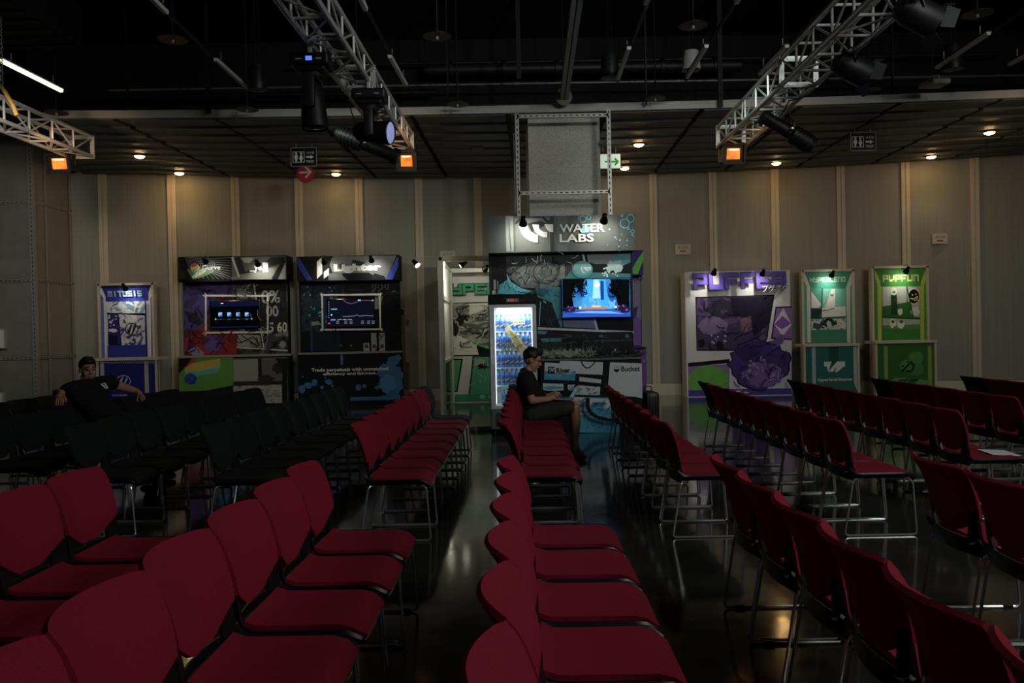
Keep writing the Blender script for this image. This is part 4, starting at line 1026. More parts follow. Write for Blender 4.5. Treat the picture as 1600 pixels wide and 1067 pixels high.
for i in range(8): P.rect(258, 375+i*14, 266, 382+i*14, emat('#59607a', .7))
for x in (310, 362, 396, 470, 508, 538): P.rect(x, 498, x+20, 501, emat('#9aa0ac', .7)).rect(x, 510, x+18, 514, emat('#9aa0ac', .8))
for x in (320, 352, 386): P.rect(x, 487, x+26, 491, emat('#9aa0ac', .7))
P.done()
P = Print(t, Y-.3005, 450, 380, .2436, 'counter_print')
P.rect(68, 712, 722, 1010, '#15161b')
BL = '#2f6a9a'
for x, y, r, q in ((90, 935, 22, 28), (130, 912, 26, 20), (172, 888, 18, 16), (160, 905, 30, 10), (218, 925, 12, 12), (262, 890, 24, 18), (285, 915, 9, 9), (452, 925, 18, 20), (490, 915, 13, 13), (570, 925, 14, 14), (240, 862, 6, 6), (95, 855, 6, 6), (345, 745, 9, 40)): P.blob(x, y, r, q, BL, 14, .12, int(x))
P.blob(660, 870, 75, 130, BL, 30, .22, 11).blob(680, 750, 45, 35, BL, 18, .3, 4).blob(640, 900, 50, 60, '#3f7fb0', 20, .2, 6).rect(400, 985, 600, 1008, BL).rect(600, 975, 722, 1003, BL)
P.text('Trade perpetuals with unmatched', 152, 797, 642, 826, '#c9c3b8', .03).text('efficiency and fairness.', 226, 825, 570, 849, '#c9c3b8', .03)
P.done()
for px, lab in ((506, 'clip-on spotlight over the left of the blue-splash booth header'), (580, 'clip-on spotlight over the right of the blue-splash booth header')):
    tp = ony(px, 400, Y-.1); clip_lamp(px, 408 if px < 550 else 405, Y-.75, lab, (tp.x, Y-.1, tp.z), (0, .85, -.5), 4.2)
# ---------------------------------------------------------------- framed stands (Mitosis, Hyperlend, Pvpfun)
def framed_stand(label, ox, oy, sc, Y, up, low, cols, group='framed poster stands'):
    """up/low: outer boxes in photo units"""
    t = thing('poster_stand', label, 'stand', (ony((up[0]+up[2])/2, 560, Y).x, Y, 0), group)
    k = Y/F
    wbox(up[0]+2, up[1]+2, up[2]-2, up[3], Y+.02, .06, t, 'poster_panel', pmat(cols[0]), z0=0.05)
    wbox(low[0]+2, low[1]+2, low[2]-2, low[3], Y-.44, .05, t, 'counter_panel', pmat(cols[1]), z0=.04)
    e = 3.6
    for nm, (x0, y0, x1, y1), yy, dp in (('frame_bar', (up[0], up[1], up[2], up[1]+e), Y-.02, .14), ('frame_bar', (up[0], up[1], up[0]+e, up[3]), Y-.02, .14), ('frame_bar', (up[2]-e, up[1], up[2], up[3]), Y-.02, .14)):
        wbox(x0, y0, x1, y1, yy, dp, t, nm, M_frame_w, z0=0 if y1 > up[1]+30 else None)
    for nm, (x0, y0, x1, y1) in (('frame_bar', (low[0], low[1], low[0]+e*.9, low[3])), ('frame_bar', (low[2]-e, low[1], low[2], low[3]))):
        wbox(x0, y0, x1, y1, Y-.47, .12, t, nm, M_frame_w, z0=0)
    wbox(low[0]-1, low[1]-1, low[2]+1, low[1]+3.2, Y-.5, .5, t, 'counter_top', M_frame_w)
    return t
# Mitosis
Y = 16.75
t = framed_stand('blue poster stand in a cream frame behind the leaning man', 145, 435, .17327, Y, (153, 442, 241, 560), (150.5, 560, 246, 622), ('#27308c', '#1d2270'))
P = Print(t, Y+.0195, 145, 435, .17327, 'poster_print')
P.rect(68, 62, 545, 720, '#28339a')
P.poly([(65, 62), (70, 62), (130, 195), (150, 720), (110, 720), (95, 180), (65, 130)], '#d3d5da').poly([(540, 62), (545, 130), (520, 180), (530, 720), (497, 720), (480, 195), (525, 62)], '#d3d5da')
P.poly([(70, 150), (92, 200), (108, 718), (86, 718)], '#4d68c4').poly([(520, 200), (540, 150), (550, 718), (533, 718)], '#4d68c4').rect(118, 90, 500, 205, '#2d36a6')
for r_ in range(3):
    for i in range(28): P.rect(80+i*16+(8 if r_ % 2 else 0), 64+r_*8, 88+i*16+(8 if r_ % 2 else 0), 72+r_*8, '#101540')
P.block('MITOSIS', 152, 112, 452, 165, '#8fb3dd', slant=-.1)
P.rect(138, 208, 478, 315, MANGA('pale_blue', '#6d9ac0', '#dfe2e0', '#4a7fb0', 3., 4)).poly([(150, 318), (240, 322), (265, 595), (150, 595)], '#2b2a7c').poly([(245, 322), (478, 330), (484, 598), (268, 600)], MANGA('shatter', '#d5d4cd', '#b9b8c4', '#3b3f86', 4.5, 6, 3.))
P.line([(138, 312), (478, 330)], 10, '#14164a').line([(240, 318), (268, 598)], 8, '#14164a')
P.ring(362, 458, 60, 58, 9, '#22244e').poly([(318, 490), (352, 420), (372, 405), (345, 500)], '#22244e').poly([(355, 508), (388, 415), (405, 430), (372, 505)], '#22244e')
P.blob(195, 470, 42, 16, '#d9d9d6', 16, .2, 3).poly([(155, 500), (195, 520), (235, 500), (235, 590), (155, 590)], '#15153a').dots(155, 330, 230, 430, 12, 4, 12, '#c9c9d6', 8)
P.rect(150, 600, 495, 715, '#2b3399')
P.done()
P = Print(t, Y-.4405, 145, 435, .17327, 'counter_print')
P.rect(40, 735, 590, 1060, '#22257e').rect(70, 745, 104, 1060, '#a9a9a6').rect(468, 745, 504, 1060, '#a9a9a6')
for r_ in range(3):
    for i in range(32): P.rect(45+i*17+(8 if r_ % 2 else 0), 742+r_*8, 53+i*17+(8 if r_ % 2 else 0), 750+r_*8, '#8f8f98')
P.ring(288, 925, 66, 55, 7, '#b9bcd0').poly([(240, 945), (280, 885), (292, 880), (262, 965)], '#b9bcd0').poly([(285, 970), (315, 890), (328, 900), (300, 968)], '#b9bcd0')
P.text('go.mitosis', 190, 1040, 320, 1064, '#b9bcd0', .02)
P.done()
tp = ony(194, 443, Y); clip_lamp(194.5, 449, Y-.3, 'clip-on spotlight on top of the blue poster stand', (tp.x, Y+.02, tp.z), (0, .75, -.6), 2.4)
# Hyperlend
Y = 17.3
t = framed_stand('teal poster stand in a cream frame right of the purple booth', 1245, 410, .18727, Y, (1253, 420.5, 1336, 540), (1256, 538, 1343.5, 614), ('#2b7f70', '#1f5f5a'))
P = Print(t, Y+.0195, 1245, 410, .18727, 'poster_print')
P.rect(62, 82, 462, 668, '#2f8b77')
P.poly([(58, 85), (65, 85), (112, 205), (118, 668), (88, 668), (82, 200), (55, 150)], '#c3c6c0').poly([(462, 85), (470, 150), (445, 200), (448, 668), (420, 668), (412, 205), (455, 85)], '#c3c6c0')
P.poly([(55, 170), (78, 210), (84, 668), (58, 668)], '#37a590').poly([(448, 200), (465, 165), (468, 668), (452, 668)], '#37a590').rect(112, 92, 412, 210, '#2d8a72')
P.block('HYPERLEND', 108, 122, 408, 164, '#a9d8c3', gap=.14)
P.rect(115, 215, 412, 565, '#3f9a86').poly([(120, 240), (205, 350), (180, 380), (120, 380)], '#d3d9d0').poly([(218, 220), (410, 220), (405, 455), (200, 470)], '#63b5a0').poly([(205, 380), (405, 365), (408, 452), (198, 470)], '#cfd4ca').poly([(236, 372), (290, 222), (318, 222), (320, 378)], '#d5dad2')
P.poly([(118, 385), (205, 385), (192, 470), (118, 470)], '#1e3a37').rect(118, 472, 410, 560, MANGA('leafy', '#2a4d47', '#c4cbc0', '#7fae9f', 6., 3)).blob(262, 505, 60, 32, '#16302c', 20, .3, 2).blob(268, 515, 22, 28, '#a9b8ab', 14, .2, 5)
P.line([(212, 215), (202, 470)], 8, '#16463e').line([(118, 468), (410, 452)], 8, '#16463e').text('W', 275, 265, 308, 288, '#2c6a5c', .06).line([(210, 402), (262, 398), (310, 380)], 6, '#4d5a55')
P.rect(118, 568, 412, 668, '#2b7f69')
P.done()
P = Print(t, Y-.4405, 1245, 410, .18727, 'counter_print')
P.rect(98, 695, 520, 1067, '#1f6a63').rect(265, 700, 350, 860, '#175049').rect(128, 700, 158, 1067, '#a9adb8').poly([(470, 700), (500, 700), (504, 985), (534, 1067), (500, 1067), (476, 1000)], '#a9adb8').rect(504, 700, 524, 960, '#174a45')
P.poly([(226, 830), (290, 826), (262, 912), (250, 870), (228, 866)], '#d5d8d6').poly([(262, 912), (335, 826), (400, 826), (402, 868), (386, 872), (336, 914), (318, 914), (332, 868), (300, 912)], '#d5d8d6')
P.text('hyperlend.finance', 174, 962, 462, 996, '#c3c8c6', .03)
P.done()
tp = ony(1296, 422, Y); clip_lamp(1300.5, 428, Y-.3, 'clip-on spotlight on top of the teal poster stand', (tp.x, Y+.02, tp.z), (0, .75, -.6), 4)
# Pvpfun
Y = 17.0
t = framed_stand('green poster stand with yellow stripes near the right edge', 1360, 405, .19197, Y, (1362.5, 415, 1452, 535), (1368, 533, 1464, 606), ('#2c7a24', '#2a6a1e'))
P = Print(t, Y+.0195, 1360, 405, .19197, 'poster_print')
P.rect(36, 85, 460, 668, '#348a28')
YL = '#a9b82c'
P.poly([(36, 95), (42, 95), (92, 205), (92, 668), (62, 668), (56, 200), (36, 150)], YL).poly([(450, 90), (455, 150), (436, 205), (438, 668), (408, 668), (404, 205), (446, 90)], YL).rect(78, 88, 412, 215, '#2f8426')
P.block('PVPFUN', 98, 125, 395, 182, '#bfe07a', gap=.13)
P.rect(97, 222, 400, 572, '#3b7f34').rect(97, 222, 295, 385, '#b3bcb0').poly([(295, 222), (400, 222), (400, 470), (345, 470), (300, 330)], '#a9b3a4').poly([(97, 385), (330, 345), (345, 470), (97, 470)], '#286a24')
P.rect(166, 290, 216, 450, '#1c3f1e').ell(190, 262, 26, 32, '#d2d7cc').ell(190, 268, 13, 9, '#3f8f35').line([(150, 310), (235, 360)], 3, '#2a4f2a').line([(235, 310), (150, 360)], 3, '#2a4f2a').blob(240, 428, 22, 28, '#d5d8d0', 12, .15, 3)
P.ell(352, 300, 50, 68, '#d3d7cd').ell(352, 302, 44, 58, '#16181a')
P.line([(318, 318), (350, 324), (386, 300)], 8, '#d6d83a').ell(340, 290, 6, 7, '#d6d83a', 10).ell(368, 286, 6, 7, '#d6d83a', 10).line([(350, 322), (356, 336), (376, 332), (380, 308)], 7, '#d6d83a')
P.blob(362, 425, 36, 38, '#c9cec3', 14, .12, 6)
P.poly([(97, 478), (400, 490), (400, 570), (97, 570)], '#9fb09a').poly([(97, 540), (400, 530), (400, 572), (97, 572)], '#3f8a36').blob(180, 520, 24, 40, '#d2d6cc', 14, .15, 2).blob(245, 530, 30, 36, '#cfd4c8', 14, .15, 9).ell(180, 508, 14, 14, '#2f6a2a').ell(248, 508, 16, 14, '#2f6a2a')
P.line([(97, 474), (400, 482)], 8, '#17401a').line([(292, 222), (345, 470)], 8, '#17401a').rect(97, 572, 402, 668, '#2c7a27')
P.done()
P = Print(t, Y-.4405, 1360, 405, .19197, 'counter_print')
P.rect(80, 700, 520, 1030, '#2a6b22').rect(112, 705, 142, 1030, '#8c9a2a').rect(468, 705, 500, 1030, '#8c9a2a')
P.blob(370, 805, 60, 55, '#4a8a42', 20, .2, 3).blob(290, 860, 50, 45, '#4f8d46', 20, .2, 5).blob(370, 900, 70, 50, '#467f40', 20, .2, 7).blob(250, 985, 80, 25, '#5a9450', 20, .2, 8).blob(420, 1000, 60, 22, '#5a9450', 20, .2, 9)
K = '#11240e'
P.line([(255, 912), (330, 838)], 14, K).line([(330, 830), (352, 870), (345, 900), (318, 914), (290, 906)], 13, K).ell(262, 870, 9, 9, K, 10).line([(298, 842), (308, 832)], 13, K)
P.text('pvpfun.io', 228, 968, 388, 1000, K, .03)
P.done()
tp = ony(1411, 417, Y); clip_lamp(1417, 422, Y-.3, 'clip-on spotlight on top of the green poster stand', (tp.x, Y+.02, tp.z), (0, .75, -.6), 3)
# ---------------------------------------------------------------- Puffer booth
Y = 17.3
t = thing('exhibition_booth', 'white and purple booth wall left of the teal stand', 'booth', (ony(1154, 600, Y).x, Y, 0), 'exhibition booths')
wbox(1071, 423, 1236.5, 617, Y, .42, t, 'panel', pmat('#c9c6cd'), z0=0)
P = Print(t, Y-.0005, 1030, 380, .24364, 'panel_print')
P.rect(172, 182, 842, 972, '#cfcdd2')
P.rect(184, 775, 848, 972, '#8d6aa8').poly([(184, 768), (450, 742), (450, 768), (184, 792)], '#17151c').poly([(450, 760), (850, 610), (850, 935), (450, 935)], '#c6c3cb')
P.blob(318, 880, 132, 95, '#5cab2c', 26, .06, 3).rect(184, 936, 852, 976, '#4a3f9a')
P.poly([(232, 345), (740, 330), (690, 625), (560, 690), (240, 690)], '#17141d').poly([(238, 352), (732, 338), (684, 618), (558, 682), (246, 682)], MANGA('plum', '#3b2457', '#5a3a78', '#2a1d3c', 1.3, 2))
P.poly([(455, 350), (732, 338), (700, 520), (610, 600), (560, 470), (470, 470)], '#241a33').poly([(515, 485), (585, 468), (600, 560), (530, 575)], '#7c5578').blob(345, 530, 100, 55, '#7d6a96', 22, .1, 4).dots(300, 590, 430, 660, 9, 4, 8, '#b9a9c4', 2).blob(270, 640, 24, 28, '#1d1526', 12, .2, 3).blob(388, 655, 24, 26, '#1d1526', 12, .2, 5)
P.poly([(745, 408), (848, 404), (848, 620), (715, 612)], '#17141d').poly([(752, 416), (848, 412), (848, 612), (724, 604)], '#8c5fae').poly([(795, 415), (848, 520), (790, 600), (735, 515)], '#cfc6da').poly([(790, 465), (845, 515), (785, 552), (738, 518)], '#8a4fb0')
P.blob(640, 775, 195, 165, '#1b1330', 30, .10, 12).blob(640, 775, 186, 157, '#46307f', 30, .10, 12).blob(660, 850, 130, 80, '#7a5aa6', 24, .16, 7).blob(560, 700, 70, 50, '#35246a', 18, .2, 2).dots(560, 720, 780, 880, 10, 6, 14, '#9f8cc4', 4)
P.poly([(700, 640), (780, 585), (808, 590), (790, 640), (730, 680)], '#6b4fa0')
P.scribble(245, 355, 690, 680, 30, 80, 6, '#1d142c', 4).scribble(470, 640, 820, 920, 26, 70, 6, '#2a1c52', 5).scribble(520, 700, 780, 900, 12, 50, 5, '#a58fc8', 6).scribble(190, 790, 440, 930, 8, 40, 5, '#7a4f98', 7)
P.block('PUFFER', 208, 190, 802, 296, '#5a44b8', '#17141f', .025, .13, -.05)
P.text('プグプグ', 642, 268, 812, 316, '#17141f', .07); P.text('プグプグ', 644, 270, 810, 314, '#e9e7ee', .01)
P.ell(492, 952, 16, 12, '#d5d3e4', 14).text('puffer', 516, 946, 562, 962, '#d5d3e4', .03)
P.done()
for px, py, lab in ((1116, 425, 'left clip-on spotlight on the white and purple booth wall'), (1192, 426, 'right clip-on spotlight on the white and purple booth wall')):
    tp = ony(px, 423, Y); clip_lamp(px, py, Y-.55, lab, (tp.x, Y+.1, tp.z), (0, .85, -.6), 6)
# ---------------------------------------------------------------- Hyper booth wall behind the fridge
Y = 17.2
t = thing('exhibition_booth', 'white and green booth wall seen behind the fridge', 'booth', (ony(735, 600, Y).x, Y, 0), 'exhibition booths')
wbox(688, 432, 800, 627, Y, .3, t, 'panel', pmat('#bdbcb8'), z0=0)
P = Print(t, Y-.0005, 690, 430, .2157, 'panel_print')
P.rect(20, 200, 500, 580, '#c3c6ba').rect(20, 195, 500, 203, '#22261f').poly([(20, 200), (200, 205), (200, 290), (340, 235), (440, 210), (440, 540), (350, 530), (220, 485), (110, 430), (80, 440), (20, 440)], MANGA('rock', '#4b5147', '#7f8676', '#979d8c', 2.6, 3, 2.5, (1, 1, 2.5)))
P.blob(135, 325, 32, 40, '#191b18', 14, .4, 3).blob(95, 380, 26, 50, '#20231e', 14, .4, 5).blob(175, 310, 20, 26, '#191b18', 12, .4, 6)
P.poly([(250, 500), (350, 530), (420, 560), (420, 700), (330, 660), (270, 580)], '#16191a').poly([(220, 480), (350, 522), (350, 540), (230, 496)], '#1f9a63').rect(20, 576, 500, 584, '#1c1f1c')
P.poly([(20, 605), (155, 605), (115, 845), (20, 845)], '#161917').poly([(20, 614), (143, 614), (106, 836), (20, 836)], '#3f9a62').poly([(225, 585), (500, 585), (500, 860), (195, 860)], '#161917').poly([(234, 592), (500, 592), (500, 860), (206, 860)], '#35976c').blob(280, 640, 50, 32, '#8f9a8f', 16, .4, 3).blob(300, 660, 40, 22, '#1a1f1b', 16, .5, 8)
P.rect(20, 860, 500, 910, '#1c8a68').ell(296, 880, 18, 16, '#6fc0a4').ell(345, 880, 8, 10, '#6fc0a4')
P.scribble(80, 210, 420, 520, 34, 70, 7, '#23261f', 4).scribble(80, 210, 420, 520, 18, 60, 5, '#b9beac', 5).scribble(210, 600, 420, 850, 12, 40, 4, '#8fb7a2', 6)
P.block('HYPER', -16, 64, 410, 140, '#1f8f63', '#12231c', .05, .08, -.04)
P.done()
# ---------------------------------------------------------------- open aluminium frame beside the fridge
ft = thing('partition_frame', 'white aluminium frame with a side panel left of the fridge', 'partition', (ony(700, 640, 14.6).x, 14.6, 0))
ya, yb = 14.4, 17.05
xa = ony(690, 500, ya).x; xb = ony(706, 500, yb).x; ztop = ony(694, 401, ya).z
xr = ony(768, 400, ya).x+1.0
M_whal = mat('white_aluminium_frame', '#c5c7b6', .4, .15, 20, .05)
MB().bbox((xa-.05, ya-.05, 0), (xa+.05, ya+.05, ztop), .01).build('front_post', M_whal, ft)
MB().bbox((xa-.04, yb-.04, 0), (xa+.05, yb+.04, ztop), .01).build('rear_post', M_whal, ft)
MB().bbox((xa+.05, ya-.04, ztop-.09), (xr, ya+.04, ztop), .01).build('top_beam', M_whal, ft)
MB().bbox((xa+.05, yb-.04, ztop-.10), (xr, yb+.04, ztop), .01).build('rear_beam', M_whal, ft)
MB().bbox((xa-.03, ya+.05, ztop-.10), (xa+.03, yb-.05, ztop-.02), .01).build('side_beam', M_whal, ft)
for a_, b_ in ((.95, 1.02), (2.12, 2.22)): MB().bbox((xa-.025, ya+.05, a_), (xa+.035, yb-.05, b_), .008).build('side_rail', M_whal, ft)
MB().box((xa-.012, ya+.05, 2.22), (xa+.012, yb-.05, ztop-.10)).build('white_panel', pmat('#d9dccb'), ft)
MB().box((xa-.012, ya+.05, 1.02), (xa+.012, yb-.05, 2.12)).build('grey_panel', pmat('#b9bbb8'), ft)
MB().box((xa-.008, ya+.05, .06), (xa+.008, yb-.05, .95)).build('glass_panel', glass_mat('pale_green_glass', (.72, .8, .74), .1), ft)
MB().box((ony(733, 669, 12.3).x, 12.3, 0), (ony(733, 669, 12.3).x+1.6, 14.2, .06)).build('floor_plate', mat('grey_carpet_plate', '#2a2c27', .4, 0, 30, .1), None, label='low dark floor plate with a pale edge beside the fridge', cat='platform')
MB().bbox((ony(733, 669, 12.3).x-.01, 12.27, 0), (ony(766, 669, 12.3).x, 12.298, .065), .004).build('edge_strip', M_whal, None, label='pale metal edge strip on the floor by the fridge', cat='strip')
clip_lamp(723, 413, 15.1, 'clip-on spotlight shining inside the open aluminium frame', (ony(765, 407, 14.4).x, 14.42, ztop-.05), (-.75, -.12, -.5), 30, ang=150)
clip_lamp(759, 419, 15.2, 'small clip-on spotlight at the right end of the open frame', (ony(766, 407, 14.4).x+.12, 14.44, ztop-.05), (-.3, .8, -.35), 16, ang=140)
clip_lamp(650, 412, 14.2, 'clip-on spotlight on a long arm left of the open frame', (xa, ya-.03, ztop-.02), (.55, -.5, -.6), 1.5)
# ---------------------------------------------------------------- purple booth edge behind the tall booth
Y = 14.6
t = thing('exhibition_booth', 'purple booth edge with a lime stripe behind the tall booth', 'booth', (ony(985, 600, Y).x, Y, 0), 'exhibition booths')
wbox(966, 430, 1002.5, 655, Y+.05, .2, t, 'back_panel', pmat('#3a2452'), z0=0)
wbox(964, 391, 1005, 430, Y-.2, .45, t, 'header_box', pmat('#4d2f8c'))
wbox(966, 542, 1010, 655, Y-.25, .3, t, 'counter', pmat('#5a2f86'), z0=0)
P = Print(t, Y-.2005, 980, 380, .2532, 'header_print'); P.poly([(34, 190), (66, 190), (100, 100), (100, 50), (70, 90), (34, 150)], '#6fd022'); P.done()
P = Print(t, Y+.0495, 980, 380, .2532, 'panel_print'); P.rect(36, 205, 86, 630, '#8a7f9c').poly([(36, 400), (66, 390), (60, 450), (86, 480), (86, 630), (36, 630)], '#7a4fa6').poly([(40, 400), (66, 385), (52, 450), (36, 470)], '#432a78').line([(84, 205), (88, 630)], 5, '#17121d').ring(78, 215, 16, 16, 5, '#211a2c'); P.done()
P = Print(t, Y-.2505, 980, 380, .2532, 'counter_print'); P.rect(36, 642, 116, 655, '#1a1420').rect(36, 656, 120, 890, '#6a3a92').dots(60, 670, 116, 740, 10, 3, 6, '#8f6ab0', 4); P.done()
# ---------------------------------------------------------------- Water Labs booth
Y = 12.24
t = thing('exhibition_booth', 'tall grey and teal booth under the clad column', 'booth', (ony(878, 600, Y).x, Y, 0), 'exhibition booths')
wbox(766, 392, 990, 660, Y, .16, t, 'back_panel', pmat('#1c1e20'), z0=0)
wbox(763, 337, 993, 393, Y-.2, .42, t, 'header_box', pmat('#54585a'))
P = Print(t, Y-.2005, 750, 320, .2249, 'header_print')
P.rect(57, 78, 1078, 325, '#545958')
P.rect(57, 78, 175, 325, '#4f5554').rect(180, 78, 232, 325, '#8a8f8c').rect(246, 90, 486, 325, '#676c6a').poly([(246, 140), (300, 92), (430, 92), (486, 150), (486, 120), (440, 80), (290, 80), (246, 120)], '#2e3234').poly([(330, 130), (420, 110), (470, 135), (360, 190)], '#2b2f30').rect(486, 78, 512, 325, '#3a3e3f').rect(522, 78, 606, 325, '#666a69').rect(606, 78, 625, 325, '#565a5a').rect(960, 78, 968, 325, '#4b5050').line([(200, 100), (215, 320)], 5, '#555a59').line([(530, 80), (530, 325)], 4, '#45494a')
TL = '#58b7c4'
for x, y, r_ in ((1005, 130, 34), (1045, 95, 28), (1060, 185, 14), (715, 100, 24), (755, 88, 16), (690, 92, 12), (985, 75, 10), (1030, 165, 10)): P.ring(x, y, r_, r_, 5, TL, 18)
P.dots(880, 150, 1070, 300, 16, 3, 7, TL, 3); P.blob(735, 170, 34, 30, '#6fc0c8', 16, .3, 4)
WH = '#f1f3ea'
def arcpts(cx, cy, r_, a0, a1, n=12): return [(cx+r_*math.cos(math.radians(a0+(a1-a0)*i/n)), cy+r_*math.sin(math.radians(a0+(a1-a0)*i/n))) for i in range(n+1)]
P.poly([(272, 138)]+[(402-130*math.cos(math.radians(a)), 138+126*math.sin(math.radians(a))) for a in range(8, 91, 8)]+[(402, 264), (402, 212), (372, 200), (345, 180), (330, 158), (326, 138)], WH)
P.poly([(362, 138), (408, 138), (412, 170), (440, 188), (466, 190), (466, 228), (440, 226), (402, 208), (376, 180)], WH)
P.poly([(446, 136), (508, 136), (508, 192), (482, 188), (460, 168)], WH)
P.text('WATER', 552, 134, 864, 190, WH, .022).text('LABS', 552, 202, 790, 260, WH, .022)
P.done('header_print')
P = Print(t, Y-.0005, 750, 320, .2249, 'panel_print')
P.rect(68, 335, 1062, 860, '#26282a').rect(80, 345, 180, 640, '#1a1b1d')
P.poly([(180, 335), (350, 335), (380, 380), (330, 430), (240, 470), (190, 480)], '#45484a').rect(350, 335, 500, 480, '#47494a').rect(95, 520, 110, 590, '#8d8f8c').rect(118, 530, 128, 590, '#77797a').rect(85, 595, 120, 622, '#a3a59f')
P.poly([(200, 500), (300, 420), (400, 380), (560, 420), (565, 560), (430, 580), (290, 575)], '#6d7173').ring(455, 470, 90, 80, 8, '#3a3d3f').ring(455, 470, 60, 52, 6, '#8a8d8c').poly([(250, 500), (330, 440), (360, 520), (300, 560)], '#85888a').poly([(500, 350), (690, 335), (700, 400), (640, 480), (560, 520), (540, 420)], '#3d4042').poly([(555, 420), (590, 410), (590, 510), (555, 520)], '#7a7c7b')
P.poly([(185, 478), (215, 535), (290, 580), (370, 600), (300, 620), (120, 620), (130, 560), (190, 520)], '#3a9fb2').poly([(185, 478), (215, 535), (290, 580), (350, 600), (260, 605), (200, 560)], '#4fc0cc').poly([(390, 580), (480, 570), (560, 570), (570, 850), (540, 850), (500, 680), (400, 640)], '#35808f').poly([(400, 580), (490, 590), (440, 640), (400, 630)], '#2c5f70').poly([(400, 640), (500, 690), (560, 850), (400, 850)], '#1d1e20').line([(420, 670), (412, 840)], 6, '#46b0bd').line([(440, 668), (460, 682)], 8, '#46b0bd')
P.poly([(735, 335), (950, 335), (935, 410), (800, 412), (740, 395)], '#8a8d8f').line([(712, 330), (726, 392)], 16, '#b9bbb9').line([(735, 330), (744, 400)], 10, '#101112').poly([(775, 415), (930, 412), (1045, 425), (1045, 470), (920, 480), (790, 470)], '#18191b').poly([(640, 450), (780, 470), (1045, 478), (1045, 520), (580, 520)], '#3f7f88')
P.poly([(930, 345), (1045, 325), (1045, 400), (950, 440), (900, 440)], '#5f9fa8').blob(930, 425, 55, 42, '#a9c6c8', 22, .35, 5).dots(850, 430, 960, 500, 18, 4, 9, '#bcd6d8', 6)
P.ell(710, 450, 72, 60, '#4f98a2').ell(712, 440, 62, 48, '#62abb3').poly([(690, 432), (706, 432), (716, 465), (735, 472), (712, 474)], '#d3e0de').poly([(712, 432), (742, 432), (756, 462), (735, 460)], '#d3e0de').poly([(744, 432), (768, 432), (768, 456), (756, 450)], '#d3e0de')
P.poly([(570, 780), (790, 780), (800, 860), (580, 850)], '#6a7078').poly([(815, 785), (1062, 780), (1062, 880), (820, 868)], '#131416').line([(790, 780), (812, 868)], 18, '#a9adb0').poly([(400, 850), (1066, 878), (1066, 892), (400, 866)], '#a9adb0')
P.rect(68, 890, 1062, 1067, '#1d1f21').rect(400, 960, 640, 1060, '#2c2e30').poly([(400, 872), (470, 880), (450, 900), (400, 898)], '#357f8c').rect(490, 925, 565, 952, '#37747c').blob(455, 940, 40, 14, '#45818a', 12, .2, 3).rect(720, 938, 1060, 948, '#3d4042').blob(840, 910, 16, 14, '#2f6a78', 10, .2, 2).blob(1020, 915, 16, 16, '#2f6a78', 10, .2, 4).rect(600, 880, 625, 1060, '#0f1011')
P.scribble(75, 340, 560, 640, 46, 70, 5, '#0f1011', 3).scribble(120, 480, 560, 620, 22, 60, 5, '#1f5f6c', 5).scribble(180, 340, 700, 480, 20, 60, 4, '#7a7d7c', 6).scribble(400, 560, 570, 850, 14, 80, 4, '#1d4a55', 7).scribble(400, 900, 1055, 1010, 24, 70, 4, '#4a4d4f', 9).scribble(400, 900, 1055, 1010, 14, 60, 5, '#0c0d0e', 10)
for x in (680, 921): P.poly([(x-8, 1008), (x, 996), (x+8, 1008)], '#d5d6d2')
P.text('WALLET EARNING', 590, 1018, 752, 1033, '#a9aba8', .03).text('CIRCULATORY SYSTEM', 822, 1014, 1022, 1031, '#a9aba8', .03).text('PROXIMITY TAP', 840, 1036, 980, 1047, '#8d8f8c', .03)
P.done()
tv = thing('television', 'bright television showing a blue night forest on the tall booth', 'television', ony(932, 497, Y-.07), 'booth televisions')
wbox(877, 434.5, 986.5, 497, Y-.09, .085, tv, 'casing', mat('tv_black', '#050507', .2), .012)
wbox(878.5, 436, 985, 495, Y-.0935, .003, tv, 'screen', ramp_mat('screen_blue', [(0., '#0d4fb8'), (.42, '#1f78d8'), (.62, '#58b4f0')], 3.2, .4, 2, .15, 1., emit=.5, const=False))
P = Print(tv, Y-.094, 750, 320, .2249, 'screen_image')
P.poly([(720, 518), (870, 518), (890, 640), (940, 720), (700, 720), (730, 600)], emat('#3f9fe0', 1.0)).poly([(790, 520), (826, 520), (836, 650), (782, 650)], emat('#9fd4f4', 1.)).rect(838, 528, 860, 660, emat('#1b3f9a', .6)).ell(812, 556, 22, 16, emat('#d9eef8', 1.2))
DK = '#05070c'
P.poly([(572, 520), (735, 516), (700, 570), (660, 560), (640, 640), (655, 725), (575, 740)], emat(DK, .05)).poly([(900, 516), (1040, 516), (1038, 735), (960, 720), (945, 640), (905, 600), (930, 560)], emat(DK, .05)).blob(690, 570, 34, 22, emat('#07131c', .1), 14, .4, 3).blob(935, 555, 34, 24, emat('#07131c', .1), 14, .4, 6)
P.scribble(640, 520, 740, 640, 22, 70, 9, emat('#050b14', .06), 3).scribble(890, 520, 990, 640, 24, 70, 9, emat('#050b14', .06), 5).scribble(700, 640, 930, 720, 10, 60, 14, emat('#7cc4f2', .7), 6)
P.blob(630, 730, 50, 26, emat('#2a1f4a', .5), 18, .3, 3).blob(985, 720, 48, 28, emat('#2a1f4a', .5), 18, .3, 5).dots(590, 710, 670, 745, 10, 3, 6, emat('#8a5ab0', .8), 2).dots(940, 690, 1030, 740, 12, 3, 6, emat('#8a5ab0', .8), 4)
